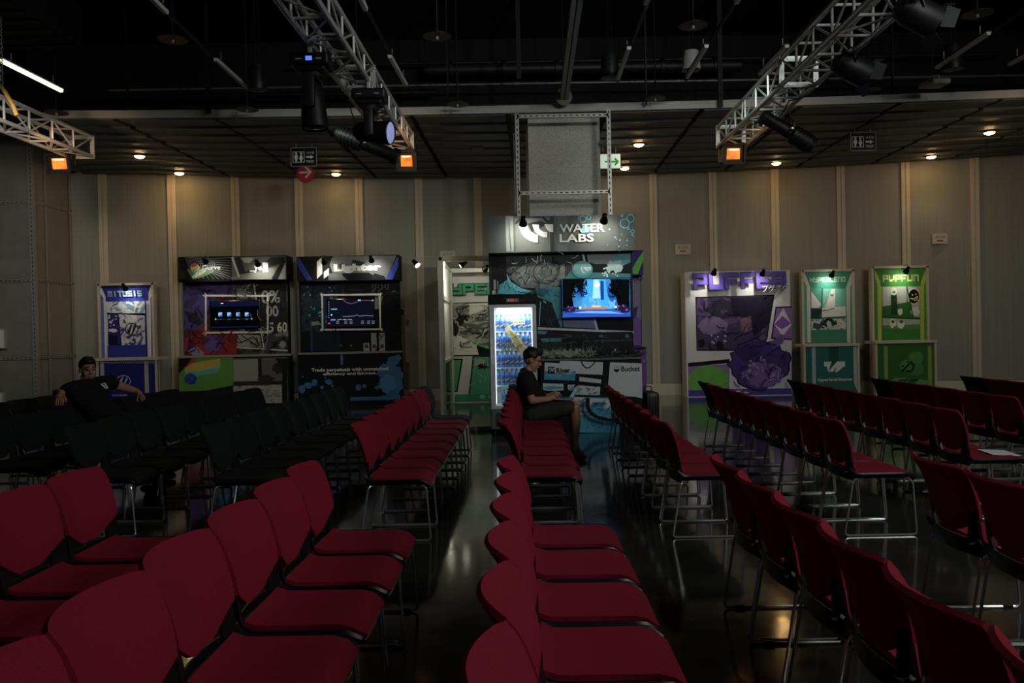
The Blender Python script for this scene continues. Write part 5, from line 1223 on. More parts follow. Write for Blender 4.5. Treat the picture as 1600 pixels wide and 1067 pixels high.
P.poly([(575, 760), (700, 730), (920, 735), (1038, 765), (1038, 778), (575, 780)], emat('#2f58c8', .8)).poly([(640, 752), (740, 738), (900, 740), (1000, 758)], emat('#6fb0f0', 1.)).rect(700, 712, 880, 726, emat('#c87a4a', 1.)).rect(770, 700, 830, 714, emat('#e8b890', 1.1)).ell(690, 716, 8, 8, emat('#ffe0a0', 2.), 10).ell(935, 712, 7, 7, emat('#ffe0a0', 2.), 10)
P.done()
for px, py, lab in ((817.5, 346, 'clip-on spotlight over the white emblem of the tall booth'), (944, 342, 'clip-on spotlight over the white lettering of the tall booth')):
    tp = ony(px, 338, Y-.1); clip_lamp(px, py, Y-.62, lab, (tp.x, Y-.08, tp.z), (0, .85, -.6), 6.5, ang=140)
# ---------------------------------------------------------------- printed counter with feather garland
Y = 11.72
t = thing('printed_counter', 'counter printed with white panels and blue water graphics', 'counter', (ony(925, 677, Y).x, Y, 0))
wbox(845, 562, 1003, 677, Y, .46, t, 'body', pmat('#17191a'), z0=0)
wbox(844, 559.5, 1004, 562.5, Y-.02, .5, t, 'counter_top', pmat('#5d605f'))
P = Print(t, Y-.0005, 840, 545, .12654, 'counter_print')
WT = '#b9bfc2'
P.rect(45, 150, 1285, 1040, '#141617')
P.poly([(275, 145), (808, 165), (800, 320), (275, 300)], WT).poly([(515, 345), (785, 378), (780, 425), (515, 400)], WT).poly([(500, 450), (775, 470), (765, 572), (450, 565)], WT).poly([(65, 425), (318, 432), (318, 512), (130, 520), (65, 500)], WT).poly([(372, 445), (460, 440), (420, 520), (372, 500)], WT)
P.poly([(88, 168), (470, 190), (462, 392), (80, 378)], WT).poly([(84, 270), (160, 285), (240, 300), (320, 285), (468, 270), (462, 392), (80, 378)], '#3590b0').blob(380, 300, 60, 18, '#62b5cc', 14, .4, 3).blob(200, 330, 90, 18, '#4aa4c2', 16, .4, 5)
P.rect(126, 222, 210, 305, '#141617').line([(135, 258), (160, 236), (185, 256), (206, 236)], 12, WT).line([(150, 285), (175, 262), (200, 278)], 10, WT).text('River', 230, 232, 404, 296, '#1b1d20', .03)
P.line([(540, 150), (560, 200), (600, 235), (640, 230), (680, 195), (708, 160)], 13, '#1b1d1f')
P.blob(190, 480, 110, 22, '#3d98b4', 20, .4, 6).blob(440, 490, 40, 18, '#3d98b4', 14, .4, 2).dots(490, 470, 760, 560, 16, 4, 10, '#3a7f98', 4).dots(90, 430, 300, 460, 8, 3, 6, '#6a7a80', 7)
P.poly([(892, 165), (1282, 178), (1290, 610), (1200, 590), (855, 570)], WT)
P.ring(972, 250, 34, 38, 5, '#1b1d20').poly(arcpts(972, 250, 34, 0, 180), '#1b1d20').text('Bucket', 1028, 212, 1258, 278, '#1f2226', .02)
P.poly([(440, 590), (980, 600), (1010, 700), (1003, 1030), (440, 1030)], '#2f8fb0').poly([(440, 592), (580, 600), (590, 640), (540, 690), (440, 660)], WT).poly([(640, 605), (970, 622), (985, 680), (880, 720), (800, 700), (730, 660), (640, 700)], WT).blob(760, 680, 90, 26, '#2a6f8c', 20, .45, 3).blob(900, 710, 80, 30, WT, 20, .5, 5).blob(560, 740, 50, 22, WT, 16, .4, 8).blob(540, 800, 40, 14, WT, 16, .4, 9).dots(520, 850, 980, 1000, 26, 3, 9, '#1f6a88', 5).dots(500, 780, 980, 960, 16, 3, 7, '#8fc4d4', 6)
P.scribble(450, 600, 1000, 800, 34, 60, 6, '#17566e', 4).scribble(80, 420, 800, 570, 20, 40, 5, '#1b1d1f', 6).scribble(80, 280, 465, 385, 12, 50, 4, '#1f6f8c', 8).dots(500, 180, 800, 560, 22, 3, 7, '#1b1d1f', 12)
P.line([(600, 590), (600, 700), (630, 770), (720, 830), (860, 862), (1003, 862)], 46, '#17191b').line([(685, 835), (685, 870)], 8, '#17191b').line([(770, 850), (775, 950)], 6, '#17191b').line([(640, 680), (690, 695), (705, 650)], 9, '#17191b')
P.done()
gx0, gx1, gz = ony(851, 556, Y).x, ony(1003, 556, Y).x, ony(925, 559.5, Y).z
g = thing('feather_garland', 'shaggy pale and dark feather garland along the printed counter top', 'garland', ((gx0+gx1)/2, Y+.05, gz))
r_ = random.Random(9)
MB().tube([(gx0+(gx1-gx0)*i/12, Y+.03, gz+.03+.015*math.sin(i*1.7)) for i in range(13)], .03, 7).build('cord', pmat('#3c3f38'), g)
for nm, colr, lo, hi in (('pale_fronds', '#a9ad98', 0., .5), ('dark_fronds', '#2b2f2d', .38, 1.)):
    mb = MB()
    for i in range(260):
        x = gx0+(gx1-gx0)*r_.uniform(lo, hi); y0_ = Y+.03+r_.uniform(-.03, .04); z_ = gz+.02
        d = Vector((r_.uniform(-1, 1), r_.uniform(-.7, .5), r_.uniform(.1, 1.))).normalized()*r_.uniform(.09, .18); s_ = d.cross(Vector((0, 1, .3))).normalized()*.006
        p_ = Vector((x, y0_, z_)); mb.add([p_-s_, p_+s_, p_+d*.6+s_*.7+Vector((0, 0, .01)), p_+d, p_+d*.6-s_*.7+Vector((0, 0, .01))], [(0, 1, 2, 3, 4)])
    o = mb.build(nm, pmat(colr), g, kind='stuff')
# ================================================================== FRIDGE AND BOTTLES
YF = 11.58; KF = YF/F
fx = lambda cx: ony(760+cx*.22005, 560, YF).x
fz = lambda cy: ony(800, 455+cy*.22005, YF).z
X0, X1 = fx(22), fx(360); ZT = fz(27)
fr = thing('display_fridge', 'tall glass-door drinks fridge glowing white left of the typing man', 'fridge', ((X0+X1)/2, YF, 0))
M_steel = mat('fridge_steel', '#d3d6d6', .35, .15, 20, .04)
M_white = mat('fridge_white_liner', '#e9eeee', .45, 0, 10, .02)
g0, g1, gz0, gz1 = fx(62), fx(332), fz(812), fz(116)
D1 = YF+.60
b = MB()
b.box((X0, YF+.03, fz(832)), (g0-.015, D1, ZT)).box((g1+.015, YF+.03, fz(832)), (X1, D1, ZT)).box((X0, D1-.04, .08), (X1, D1, ZT)).box((X0, YF+.03, ZT-.16), (X1, D1, ZT)).box((X0, YF+.03, .10), (X1, D1, fz(832)))
b.build('cabinet', M_steel, fr)
MB().box((g0-.012, D1-.06, gz0), (g1+.012, D1-.045, gz1)).box((g0-.014, YF+.05, gz0), (g0-.004, D1-.06, gz1)).box((g1+.004, YF+.05, gz0), (g1+.014, D1-.06, gz1)).box((g0-.012, YF+.05, gz0-.012), (g1+.012, D1-.05, gz0-.001)).box((g0-.012, YF+.05, gz1), (g1+.012, D1-.05, gz1+.01)).build('inner_liner', M_white, fr)
MB().bbox((X0-.005, YF-.03, fz(90)), (X1+.005, YF+.03, ZT+.005), .01).build('header_panel', mat('fridge_black_header', '#0d0e10', .25, 0, 10, .05), fr)
P = Print(fr, YF-.0305, 760, 455, .22005, 'header_print'); P.rect(138, 50, 232, 78, '#5d6264').rect(150, 56, 165, 72, '#c9cccc').rect(168, 55, 195, 73, emat('#c23a3a', .6)).rect(200, 56, 222, 72, '#8d9293').text('NON-STOP', 240, 57, 275, 74, '#7a3a3e', .02); P.done()
df = MB()
for lo, hi in (((X0+.012, fz(834)), (g0, fz(94))), ((g1, fz(834)), (X1-.012, fz(94))), ((g0, gz1), (g1, fz(94))), ((g0, fz(834)), (g1, gz0))): df.box((lo[0], YF-.012, lo[1]), (hi[0], YF+.028, hi[1]))
dfo = df.build('door_frame', M_steel, fr)
MB().bbox((X0+.012, YF-.045, fz(520)), (X0+.03, YF-.012, fz(330)), .006).build('door_handle', M_steel, dfo)
MB().box((g0-.004, YF+.0, gz0), (g1+.004, YF+.012, gz1)).build('door_glass', glass_mat('clear_fridge_glass', (.97, .99, .99), .035), fr)

MB().bbox((X0+.01, YF+.0, .10), (X1-.01, YF+.03, fz(838)), .006).build('plinth', mat('fridge_plinth_grey', '#74787a', .4, .4, 10, .05), fr)
for i in range(9): MB().box((fx(58), YF-.012, .14+i*.022), (fx(320), YF+.0, .15+i*.022)).build('grille_slat', M_lampblk, fr)
for sx in (X0+.06, X1-.06):
    for sy in (YF+.08, D1-.08): MB().cyl((sx, sy, 0), (sx, sy, .10), .022, n=10).build('foot', M_lampblk, fr)
MB().bbox((fx(82), YF+.03, fz(138)), (fx(320), YF+.06, fz(122)), .006).build('light_tube', emat('#f4fbff', 4.0), fr)
for x in (g0+.004, g1-.012): MB().box((x, YF+.03, gz0+.03), (x+.008, YF+.045, gz1-.06)).build('led_strip', emat('#f1fbff', 3.0), fr)
o = lamp('AREA', 'fridge_light', ((g0+g1)/2, YF+.10, gz1-.05), ((g0+g1)/2, YF+.35, gz0), 7.5, (.9, .98, 1.0), .3); 
SH = [285, 412, 545, 672, 808]
for cy in SH[:4]:
    s = MB(); z = fz(cy)
    s.box((g0, YF+.08, z-.012), (g1, YF+.09, z+.006)); s.box((g0, D1-.09, z-.01), (g1, D1-.08, z))
    for i in range(16):
        x = g0+(g1-g0)*(i+.5)/16; s.box((x-.002, YF+.09, z-.006), (x+.002, D1-.08, z-.002))
    s.build('wire_shelf', mat('white_wire_shelf', '#e3e6e6', .4, 0, 10, .02), fr)
# door decals
P = Print(fr, YF-.0005, 760, 455, .22005, 'door_decal'); CR = film_mat('#e3d9b4')
P.poly([(115, 236), (140, 220), (158, 242), (135, 258)], film_mat('#8a8472')).poly([(128, 262), (162, 240), (180, 268), (215, 300), (290, 402), (282, 430), (240, 455), (222, 440), (168, 330), (130, 285)], film_mat('#cfc294')).poly([(150, 270), (200, 300), (262, 395), (245, 410), (180, 320)], film_mat('#eee4bd')).line([(180, 340), (232, 310)], 5, film_mat('#8f855f')).line([(215, 400), (268, 368)], 5, film_mat('#8f855f'))
def slant(txt, x0, y0, x1, y1, c, bold):
    n0 = len(P.mb.v); P.text(txt, x0, y0, x1, y1, c, bold); zb = min(v[2] for v in P.mb.v[n0:])
    for i in range(n0, len(P.mb.v)): v = P.mb.v[i]; P.mb.v[i] = (v[0]+.28*(v[2]-zb), v[1], v[2])
for tx, bx in (('FREE', (100, 370, 190, 394)), ('WATER', (100, 402, 232, 428))):
    slant(tx, bx[0]-1, bx[1]-1, bx[2]+2, bx[3]+2, pmat('#5a5236'), .045); slant(tx, *bx, film_mat('#fff8e0'), .03)
P.rect(188, 208, 272, 234, film_mat('#d8cfa9')).text('SCAN', 196, 213, 264, 229, film_mat('#6e653f'), .05)
P.done()
# bottles
def bottle_label_mat():
    m = bpy.data.materials.new('blue_bottle_label'); m.use_nodes = True; N = m.node_tree.nodes; L = m.node_tree.links; bs = N['Principled BSDF']; bs.inputs['Roughness'].default_value = .3
    tc = N.new('ShaderNodeTexCoord'); sp = N.new('ShaderNodeSeparateXYZ'); L.new(tc.outputs['Object'], sp.inputs[0])
    a = N.new('ShaderNodeMath'); a.operation = 'MULTIPLY_ADD'; a.inputs[1].default_value = -.55; L.new(sp.outputs['X'], a.inputs[0]); L.new(sp.outputs['Z'], a.inputs[2])
    r = N.new('ShaderNodeMapRange'); r.inputs['From Min'].default_value = .0; r.inputs['From Max'].default_value = .15; L.new(a.outputs[0], r.inputs['Value'])
    cr = N.new('ShaderNodeValToRGB'); e = cr.color_ramp; e.interpolation = 'CONSTANT'; e.elements[0].color = lin('#2a57b8')+(1,); e.elements[1].position = .34; e.elements[1].color = lin('#d9c23a')+(1,)
    for p, h in ((.44, '#2d62c4'), (.58, '#6a5fb0'), (.68, '#2f6fcc')): q = e.elements.new(p); q.color = lin(h)+(1,)
    L.new(r.outputs[0], cr.inputs[0]); L.new(cr.outputs[0], bs.inputs['Base Color']); return m
M_blabel = bottle_label_mat()
M_bbody = mat('pale_blue_bottle_plastic', '#5f9ed6', .15, 0, 10, .03, coat=.3)
M_bcap = mat('blue_bottle_cap', '#2b6fc4', .35, 0, 10, .03)
BH = .185
me_body = MB().lathe([(.028, 0), (.031, .006), (.031, .05), (.0285, .06), (.031, .07), (.031, .115), (.026, .137), (.013, .16), (.012, .172)], n=14).mesh('bottle_body', M_bbody, True)
me_lab = MB().lathe([(.0316, .03), (.0318, .032), (.0318, .112), (.0316, .114)], n=14).mesh('bottle_label', M_blabel, True)
me_cap = MB().lathe([(.0145, .170), (.0145, .185), (.013, .187)], n=12).mesh('bottle_cap', M_bcap, True)
def bottle(x, y, z, label, s=1.):
    t = thing('water_bottle', label, 'bottle', (x, y, z), 'water bottles in the fridge'); t.scale = (s, s, s)
    t.rotation_euler = (0, 0, random.uniform(-.6, .6))
    for n, me in (('body', me_body), ('wrap_label', me_lab), ('cap', me_cap)):
        o = bpy.data.objects.new(n, me); COL.objects.link(o); o.parent = t
RN = ['top', 'second', 'third', 'fourth', 'bottom']
SCB = (fz(165)-fz(283))/BH*1.0
for r in range(4):
    z = fz(SH[r])+.007
    for i in range(8):
        x = g0+.036+(g1-g0-.072)*i/7
        bottle(x, YF+.14+random.uniform(0, .01), z, 'blue labelled water bottle, %s from the left on the %s fridge shelf' % (ORD[i], RN[r]), SCB*random.uniform(.97, 1.0))
for i, cx in enumerate((122, 160, 196, 232, 268)):
    bottle(fx(cx), YF+.18, gz0+.0, 'blue labelled water bottle, %s from the left on the fridge floor' % ORD[i], SCB*.9)

# ================================================================== SMALL THINGS
c = ony(1014, 607, 12.0)
t = thing('suitcase', 'black upright suitcase beside the printed counter', 'suitcase', (c.x, 12.0, 0))
MB().bbox((c.x-.10, 11.75, .05), (c.x+.11, 12.2, c.z-.04), .04).build('shell', mat('black_suitcase_shell', '#0c0c0d', .45, 0, 30, .1), t, True)
for k in range(5): MB().bbox((c.x-.08+k*.04, 11.735, .1), (c.x-.06+k*.04, 11.76, c.z-.1), .006).build('rib', M_lampblk2, t)
MB().tube([(c.x-.05, 12.12, c.z-.06), (c.x-.05, 12.12, c.z+.02), (c.x+.06, 12.12, c.z+.02), (c.x+.06, 12.12, c.z-.06)], .01, 6).build('handle', M_lampblk2, t)
for s in (-.07, .08):
    for y in (11.8, 12.15): MB().cyl((c.x+s-.012, y, .028), (c.x+s+.012, y, .028), .028, n=12).build('wheel', M_lampblk, t)
# white paper on a seat at right
p = ony(1588, 739, 6.33)
MB().add([(3.56+.30, 6.2, .468), (3.56+.50, 6.16, .462), (3.56+.54, 6.44, .462), (3.56+.34, 6.48, .468), (3.56+.30, 6.2, .471), (3.56+.50, 6.16, .465), (3.56+.54, 6.44, .465), (3.56+.34, 6.48, .471)], [(3, 2, 1, 0), (4, 5, 6, 7), (0, 1, 5, 4), (1, 2, 6, 5), (2, 3, 7, 6), (3, 0, 4, 7)]).build('paper_sheet', pmat('#c3ccd2'), None, label='white paper left on a red seat at the right edge', cat='paper')
# small framed boxes on the left partition
for (x0, y0, x1, y1), lab in (((-14, 514, 7.5, 545), 'small white framed box on the left partition, upper'), ((-14, 613, 5, 637), 'small grey framed box on the left partition, lower')):
    q = ony((x0+x1)/2, (y0+y1)/2, LWY-.03); t = thing('wall_box', lab, 'wall box', (q.x, LWY-.03, q.z), 'boxes on the left partition')
    wbox(x0, y0, x1, y1, LWY-.04, .08, t, 'casing', pmat('#8f9088'), .008)
    wbox(x0+1.5, y0+2, x1-2, y1-2, LWY-.043, .0025, t, 'face', pmat('#c9cabf'))

# ================================================================== PEOPLE
def volume(name, parts, voxel, m, parent, smooth=4):
    """one continuous skin grown from overlapping tapered limbs and ellipsoids"""
    mb = MB()
    for p in parts:
        if p[0] == 'c':      # chain of (point, radius)
            ch = [(Vector(a), r) for a, r in p[1]]
            for (a, ra), (b_, rb) in zip(ch, ch[1:]):
                d = (b_-a); L_ = d.length
                if L_ < 1e-5: continue
                prof = [(ra*math.sin(t_), -ra*math.cos(t_)) for t_ in (0.05, .5, 1., 1.57)]+[(rb*math.cos(t_), L_+rb*math.sin(t_)) for t_ in (0, .57, 1.07, 1.52)]
                mb.lathe(prof, a, d, 14)
        else:                # ellipsoid: centre, radii, rotation matrix
            c, R_, M = Vector(p[1]), p[2], p[3] if len(p) > 3 else Matrix.Identity(3)
            vs = []; fs = []; n, k = 16, 10
            for j in range(k+1):
                th = math.pi*(.02+.96*j/k)
                for i in range(n):
                    f = 2*math.pi*i/n; vs.append(c+M @ Vector((R_[0]*math.sin(th)*math.cos(f), R_[1]*math.sin(th)*math.sin(f), -R_[2]*math.cos(th))))
            for j in range(k):
                fs += [(j*n+i, j*n+(i+1) % n, (j+1)*n+(i+1) % n, (j+1)*n+i) for i in range(n)]
            fs += [tuple(reversed(range(n))), tuple(range(k*n, (k+1)*n))]
            mb.add(vs, fs)
    me = mb.mesh('tmp'); o = bpy.data.objects.new('tmp', me); COL.objects.link(o)
    r = o.modifiers.new('r', 'REMESH'); r.mode = 'VOXEL'; r.voxel_size = voxel; r.use_smooth_shade = True
    s = o.modifiers.new('s', 'SMOOTH'); s.iterations = smooth; s.factor = .5
    bpy.context.view_layer.update()
    out = bpy.data.meshes.new_from_object(o.evaluated_get(bpy.context.evaluated_depsgraph_get()))
    bpy.data.objects.remove(o); bpy.data.meshes.remove(me)
    out.name = name; out.materials.clear(); out.materials.append(m); out.polygons.foreach_set('use_smooth', [True]*len(out.polygons))
    return put(name, out, parent)
M_skin = mat('skin', '#b58466', .55, 0, 60, .06)
M_hair = mat('black_hair', '#0c0b0b', .5, 0, 120, .3, bump=.4)
M_tee = mat('black_cotton_tee', '#0c0c0e', .9, 0, 60, .2)
M_short = mat('charcoal_shorts', '#2e302c', .85, 0, 60, .12)
M_shoe = mat('beige_shoe', '#b9ae9c', .7, 0, 40, .08)
def finger(base, dirs, r0=.0085, L_=(.034, .024, .02)):
    pts = [(Vector(base), r0)]; p = Vector(base)
    for d, l, r in zip(dirs, L_, (r0*.95, r0*.88, r0*.75)): p = p+Vector(d).normalized()*l; pts.append((p.copy(), r))
    return ('c', pts)
def head_parts(c, yaw, pitch, s=1.):
    """c = head centre; faces +X turned by yaw about Z and nodded down by pitch"""
    M = Matrix.Rotation(yaw, 3, 'Z') @ Matrix.Rotation(pitch, 3, 'Y')
    q = lambda x, y, z: Vector(c)+M @ (Vector((x, y, z))*s)
    S = lambda a, b_, d: (a*s, b_*s, d*s)
    sk = [('e', q(-.012, 0, .025), S(.098, .078, .095), M), ('e', q(.025, 0, -.045), S(.066, .062, .078), M), ('e', q(.062, 0, -.105), S(.026, .03, .022), M),
          ('e', q(.04, 0, .03), S(.056, .062, .05), M),
          ('c', [(q(.088, 0, .012), .009*s), (q(.108, 0, -.026), .014*s)]), ('c', [(q(.098, -.012, -.032), .009*s), (q(.098, .012, -.032), .009*s)]),
          ('c', [(q(.088, -.02, -.066), .007*s), (q(.094, 0, -.066), .009*s), (q(.088, .02, -.066), .007*s)]),
          ('c', [(q(.086, -.045, .03), .008*s), (q(.096, -.02, .034), .009*s)]), ('c', [(q(.086, .045, .03), .008*s), (q(.096, .02, .034), .009*s)]),
          ('e', q(-.012, -.078, -.005), S(.022, .01, .034), M), ('e', q(-.012, .078, -.005), S(.022, .01, .034), M),
          ('e', q(.05, -.042, -.03), S(.03, .02, .03), M), ('e', q(.05, .042, -.03), S(.03, .02, .03), M)]
    hr = [('e', q(-.026, 0, .052), S(.098, .086, .088), M), ('e', q(.045, 0, .096), S(.052, .066, .034), M), ('e', q(-.052, 0, .022), S(.056, .073, .06), M), ('e', q(-.01, -.062, .045), S(.05, .024, .042), M), ('e', q(-.01, .062, .045), S(.05, .024, .042), M), ('e', q(.03, -.02, .118), S(.05, .05, .022), M), ('e', q(.06, -.01, .105), S(.034, .046, .02), M), ('e', q(-.03, .01, .128), S(.06, .056, .02), M)]
    return sk, hr, q
def face_details(q, parent, s=1., brow=True):
    for sy in (-1, 1):
        MB().lathe([(.012*s, -.002), (.010*s, .004), (.004*s, .007)], q(.083, sy*.031, .012), q(.2, sy*.04, .012)-q(.083, sy*.031, .012), 10).build('eye', mat('dark_eye', '#1a1310', .2), parent, True)
        if brow: MB().tube([q(.084, sy*.05, .036), q(.098, sy*.034, .042), q(.102, sy*.014, .038)], .0045*s, 5).build('eyebrow', M_hair, parent, True)
    MB().tube([q(.094, -.024, -.066), q(.104, 0, -.066), q(.094, .024, -.066)], .0042*s, 5).build('lips', mat('lips', '#8c5148', .5), parent, True)
# ---------------------------------------------------------------- man typing on a laptop
Y0 = 9.52
def w1(cx, cy, dy=0.): 
    v = ony(790+cx*.1686, 540+cy*.1686, Y0); return Vector((v.x, Y0+dy, v.z))
man = thing('person', 'person in black tee and charcoal shorts typing on a laptop', 'person', (w1(245, 700).x, Y0, 0))
sk, hr, hq = head_parts(w1(246, 132), 0.02, .30, 1.06)
body = list(sk)
body += [('c', [(w1(215, 215), .058), (w1(188, 262), .064)]), ('c', [(w1(195, 310), .085), (w1(215, 420), .10), (w1(235, 600), .11)]), ('c', [(w1(178, 298, -.12), .055), (w1(178, 298, .12), .055)])]
for sgn, dz in ((-1, 0), (1, -8)):
    sh, el, wr, hd = w1(172, 292, sgn*.19), w1(236, 492+dz, sgn*.24), w1(410, 484+dz, sgn*.13), w1(452, 462+dz, sgn*.10)
    body += [('c', [(sh, .06), (el, .046), (wr, .031), (hd, .03)]), ('c', [(hd, .026), (w1(466, 455+dz, sgn*.07), .022), (w1(466, 455+dz, sgn*.12), .022)])]
    for k in range(4):
        b0 = w1(470, 448+dz+k*2, sgn*(.125-.022*k)); body.append(finger(b0, ((1, 0, .15), (.7, 0, -.5), (.35, 0, -.9)), .0085, (.03, .022, .016+.003*(k in (1, 2)))))
    body.append(finger(w1(452, 472+dz, sgn*.075), ((.6, -sgn*.6, -.1), (.9, -sgn*.2, -.3), (.9, 0, -.3)), .010, (.028, .022, .016)))
    kn = w1(628, 560+sgn*-6, sgn*.13); an = w1(640, 868+sgn*-10, sgn*.12)
    body += [('c', [(w1(250, 640, sgn*.10), .10), (kn, .064)]), ('c', [(kn, .062), (w1(640, 680, sgn*.13), .060), (an, .036)]), ('c', [(an, .036), (w1(642, 960, sgn*.12), .036)])]
volume('body', body, .0075, M_skin, man, 3)
volume('hair', hr, .008, M_hair, man, 2)
face_details(hq, man, 1.05)
g = MB()
for sy in (-1, 1):
    g.tube([hq(.108+.002*math.cos(a*math.pi/5), sy*.034+.024*math.cos(a*math.pi/5), .01+.017*math.sin(a*math.pi/5)) for a in range(10)], .002, 5, closed=True); g.tube([hq(.106, sy*.058, .014), hq(.05, sy*.078, .016), hq(-.01, sy*.086, .012)], .002, 5)
g.tube([hq(.11, -.01, .014), hq(.112, 0, .016), hq(.11, .01, .014)], .002, 5); g.build('glasses', M_lampblk, man)
tee = [('c', [(w1(186, 258), .082), (w1(192, 290), .105), (w1(205, 380), .142), (w1(240, 500), .150), (w1(245, 600), .145)]), ('c', [(w1(178, 285, -.13), .082), (w1(178, 285, .13), .082)]), ('c', [(w1(180, 340, -.09), .11), (w1(180, 340, .09), .11)]), ('c', [(w1(280, 440, -.06), .10), (w1(300, 480, 0), .11), (w1(280, 440, .06), .10)]), ('c', [(w1(225, 560, -.07), .12), (w1(225, 560, .07), .12)])]
for sgn in (-1, 1): tee.append(('c', [(w1(172, 288, sgn*.18), .076), (w1(200, 370, sgn*.215), .074), (w1(212, 408, sgn*.225), .072)]))
volume('tee_shirt', tee, .011, M_tee, man, 4)
sh = [('c', [(w1(245, 630, -.08), .13), (w1(245, 630, .08), .13)])]
for sgn in (-1, 1): sh.append(('c', [(w1(260, 630, sgn*.10), .118), (w1(430, 592, sgn*.12), .104), (w1(575, 566, sgn*.13), .094)]))
volume('shorts', sh, .011, M_short, man, 4)
for sgn in (-1, 1):
    a = w1(645, 985+sgn*-12, sgn*.12); a.z = .05
    volume('shoe', [('c', [(a, .046), (a+Vector((.05, -.10, -.004)), .044), (a+Vector((.075, -.15, -.012)), .035)]), ('c', [(a+Vector((0, 0, .02)), .048), (a+Vector((0, .01, .10)), .044)]), ('c', [(a+Vector((-.01, .02, -.03)), .02), (a+Vector((.07, -.14, -.03)), .02)])], .008, M_shoe, man, 3)
# laptop on the knees
lp = thing('laptop', 'open silver laptop on the knees of the typing man', 'laptop', w1(520, 492))
M_sil = mat('silver_laptop', '#9a9d9f', .35, .6, 20, .05)
a, b_ = w1(425, 484), w1(602, 492)
ax = (b_-a).normalized(); nz = Vector((0, 1, 0)).cross(ax)*-1
Mx = Matrix(((ax.x, 0, nz.x, a.x), (ax.y, 1, nz.y, a.y), (ax.z, 0, nz.z, a.z), (0, 0, 0, 1)))
L_ = (b_-a).length
MB().bbox((0, -.16, -.009), (L_, .16, .009), .004, M=Mx).build('base', M_sil, lp)
kb = MB()
for i in range(5):
    for j in range(11): kb.box((L_-.03-i*.019-.016, -.135+j*.0245, .0092), (L_-.03-i*.019, -.135+j*.0245+.021, .0115), M=Mx)
kb.build('keyboard', M_lampblk, lp, kind='stuff')
c2 = w1(672, 382); ax2 = (c2-b_).normalized(); n2 = Vector((0, 1, 0)).cross(ax2)*-1
M2 = Matrix(((ax2.x, 0, n2.x, b_.x), (ax2.y, 1, n2.y, b_.y), (ax2.z, 0, n2.z, b_.z), (0, 0, 0, 1))); L2 = (c2-b_).length
MB().bbox((0.012, -.16, -.004), (L2, .16, .004), .002, M=M2).build('lid', M_sil, lp)
MB().box((.02, -.15, .0042), (L2-.01, .15, .0056), M=M2).build('screen', emat('#6f8f96', .25), lp)
# ---------------------------------------------------------------- man leaning on the black chairs
Y2 = 8.5
def w2(cx, cy, Y=Y2): return ony(60+cx*.1125, 540+cy*.1125, Y)
m2 = thing('person', 'person in a black tee with a white chest emblem leaning over black chairs', 'person', (w2(690, 900).x, Y2, 0))
sk, hr, hq2 = head_parts(w2(688, 338, Y2), -.80, .06, .98)
rs, ls = w2(480, 600, 8.32), w2(925, 520, 8.66)
hip = Vector((-4.10, 8.5, .58))
chest = (rs+ls)/2+Vector((.02, -.02, -.10))
body = list(sk)+[('c', [(w2(660, 450), .056), (w2(690, 570), .066)]), ('c', [(rs, .07), (ls, .07)]), ('c', [(chest, .10), (hip, .11)])]
re, rw, rh = w2(258, 655, 8.28), w2(322, 660, 8.10), w2(300, 700, 8.06)
body += [('c', [(rs, .062), (w2(380, 640, 8.34), .05), (re, .046)]), ('c', [(re, .044), (rw, .036), (rh, .03)])]
for k in range(4):
    b0 = w2(258+k*30, 715+6*abs(k-1.5), 8.05); body.append(finger(b0, ((-.1+.06*k, -.3, -.8), (0, -.1, -1), (0, .1, -1)), .0095, (.036, .026, .02)))
body.append(finger(w2(350, 690, 8.05), ((.5, -.2, -.6), (.3, 0, -1), (.1, 0, -1)), .0105, (.034, .026, .02)))
body.append(('c', [(rh, .03), (w2(262, 708, 8.06), .022), (w2(342, 706, 8.06), .022)]))
le, lw_, lh = w2(1180, 580, 8.82), w2(1350, 625, 8.95), w2(1405, 665, 9.0)
body += [('c', [(ls, .066), (w2(1050, 535, 8.75), .055), (le, .048), (lw_, .034), (lh, .03)])]
for k in range(4): body.append(finger(w2(1425-k*14, 672+k*8, 9.02), ((.8-.1*k, .1, -.6), (.4, .1, -.9), (.1, 0, -1)), .0095, (.034, .024, .018)))
body.append(finger(w2(1385, 690, 8.98), ((-.2, -.1, -.9), (0, 0, -1), (.1, 0, -1)), .0105, (.032, .024, .018)))
for sgn in (-1, 1):
    kn = Vector((-3.72, 8.5+sgn*.13, .52)); an = Vector((-3.70, 8.5+sgn*.14, .09))
    body += [('c', [(hip+Vector((0, sgn*.09, -.02)), .10), (kn, .07)]), ('c', [(kn, .068), (an, .042)]), ('c', [(an, .042), (an+Vector((.1, 0, -.045)), .034)])]
volume('body', body, .0075, M_skin, m2, 3)
volume('hair', hr, .008, M_hair, m2, 2)
volume('beard', [('e', hq2(.055, 0, -.108), (.036, .042, .02)), ('c', [(hq2(.088, -.028, -.088), .008), (hq2(.095, 0, -.094), .009), (hq2(.088, .028, -.088), .008)])], .006, M_hair, m2, 2)
face_details(hq2, m2, 1.)
up = (ls-rs).normalized()
tee = [('c', [(rs+up*.02, .085), (ls-up*.02, .085)]), ('c', [((rs+ls)/2+Vector((0, 0, -.055)), .10), (chest+Vector((0, 0, -.03)), .15), (hip, .165)]), ('c', [(chest+up*.08, .13), (chest-up*.08, .13)]), ('c', [(hip+Vector((0, .08, .03)), .15), (hip+Vector((0, -.08, .03)), .15)]),
       ('c', [(rs, .08), (w2(400, 612, 8.33), .07), (w2(375, 640, 8.33), .066)]), ('c', [(ls, .084), (w2(1000, 505, 8.70), .078), (w2(1025, 522, 8.72), .074)])]
volume('tee_shirt', tee, .011, M_tee, m2, 4)
tr = []
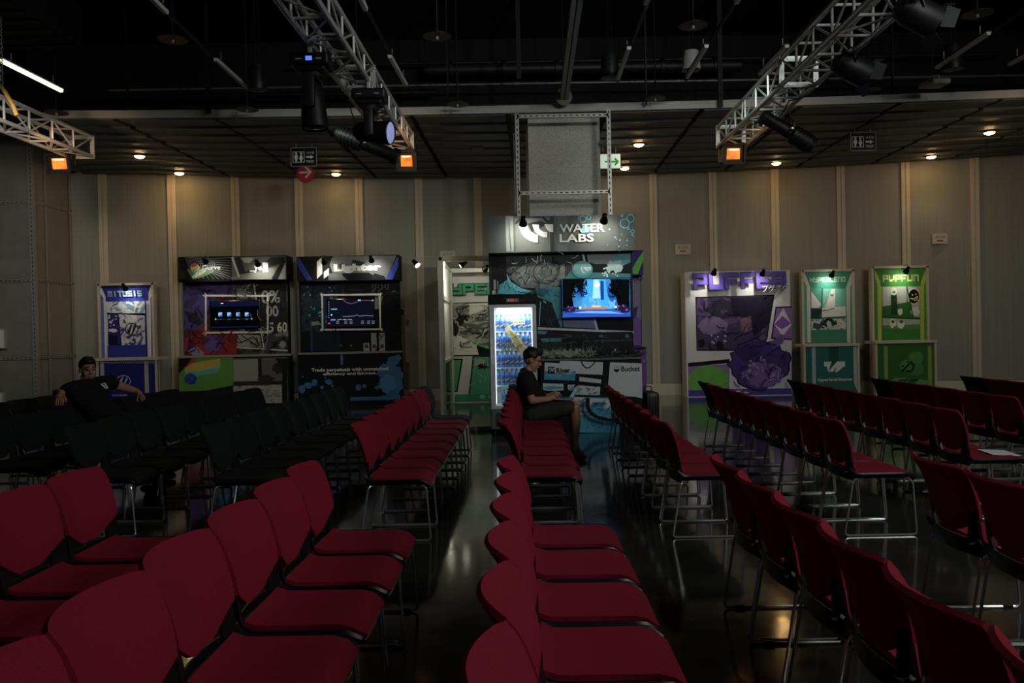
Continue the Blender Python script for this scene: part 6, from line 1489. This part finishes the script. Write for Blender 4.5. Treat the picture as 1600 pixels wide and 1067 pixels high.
for sgn in (-1, 1): tr += [('c', [(hip+Vector((0, sgn*.09, -.02)), .12), (Vector((-3.72, 8.5+sgn*.13, .52)), .085), (Vector((-3.70, 8.5+sgn*.14, .14)), .06)])]
volume('trousers', tr, .012, mat('black_trousers', '#101113', .9), m2, 3)
for sgn in (-1, 1):
    a = Vector((-3.70, 8.5+sgn*.14, .045)); volume('shoe', [('c', [(a+Vector((-.05, 0, 0)), .043), (a+Vector((.13, 0, -.006)), .038)])], .009, M_lampblk2, m2, 2)
fd = Vector((math.cos(-.95), math.sin(-.95), 0))
em = w2(920, 562, 8.3)
# chest emblem: small white shield with a dark T shape
n_ = Vector((.35, -.9, .15)).normalized(); rx = Vector((.9, .35, .12)).normalized(); uz = rx.cross(n_)*-1
if uz.z < 0: uz = -uz
hit = None
teo = [o for o in m2.children if o.name.startswith('tee_shirt')][0]
bpy.context.view_layer.update()
d0 = ray(60+920*.1125, 540+562*.1125).normalized()
ok, loc, nrm, _ = teo.data and teo.ray_cast(EYE, d0)
if ok:
    nrm = nrm.normalized(); rx = Vector((0, 0, 1)).cross(nrm).normalized(); uz = nrm.cross(rx)
    def ep(a, b_, off): 
        # place on the shirt's own surface
        q = loc+rx*a+uz*b_+nrm*.1; k, l2, n2_, _ = teo.ray_cast(q, -nrm)
        return (l2 if k else loc+rx*a+uz*b_)+nrm*off
    def grid(pts, off, m, name):
        MB().add([ep(x*.001, y*.001, off) for x, y in pts], [tuple(range(len(pts)))], m).build(name, None, m2)
    grid([(-36, 34), (0, 37), (36, 34), (26, -30), (0, -40), (-26, -30)], .006, pmat('#cdd6d8'), 'chest_emblem')
    grid([(-22, 26), (22, 26), (20, 16), (6, 14), (4, -26), (-6, -26), (-4, 14), (-20, 16)], .008, pmat('#22282c'), 'chest_emblem_mark')
bw = w2(1345, 622, 8.945); bd = (lh-le).normalized()
MB().tube([bw+(bd.orthogonal().normalized()*math.cos(a*math.pi/6)+bd.cross(bd.orthogonal().normalized())*math.sin(a*math.pi/6))*.039 for a in range(12)], .006, 6, closed=True).build('bracelet', mat('gold_bracelet', '#b98a2e', .3, .8, 20, .05), m2, True)
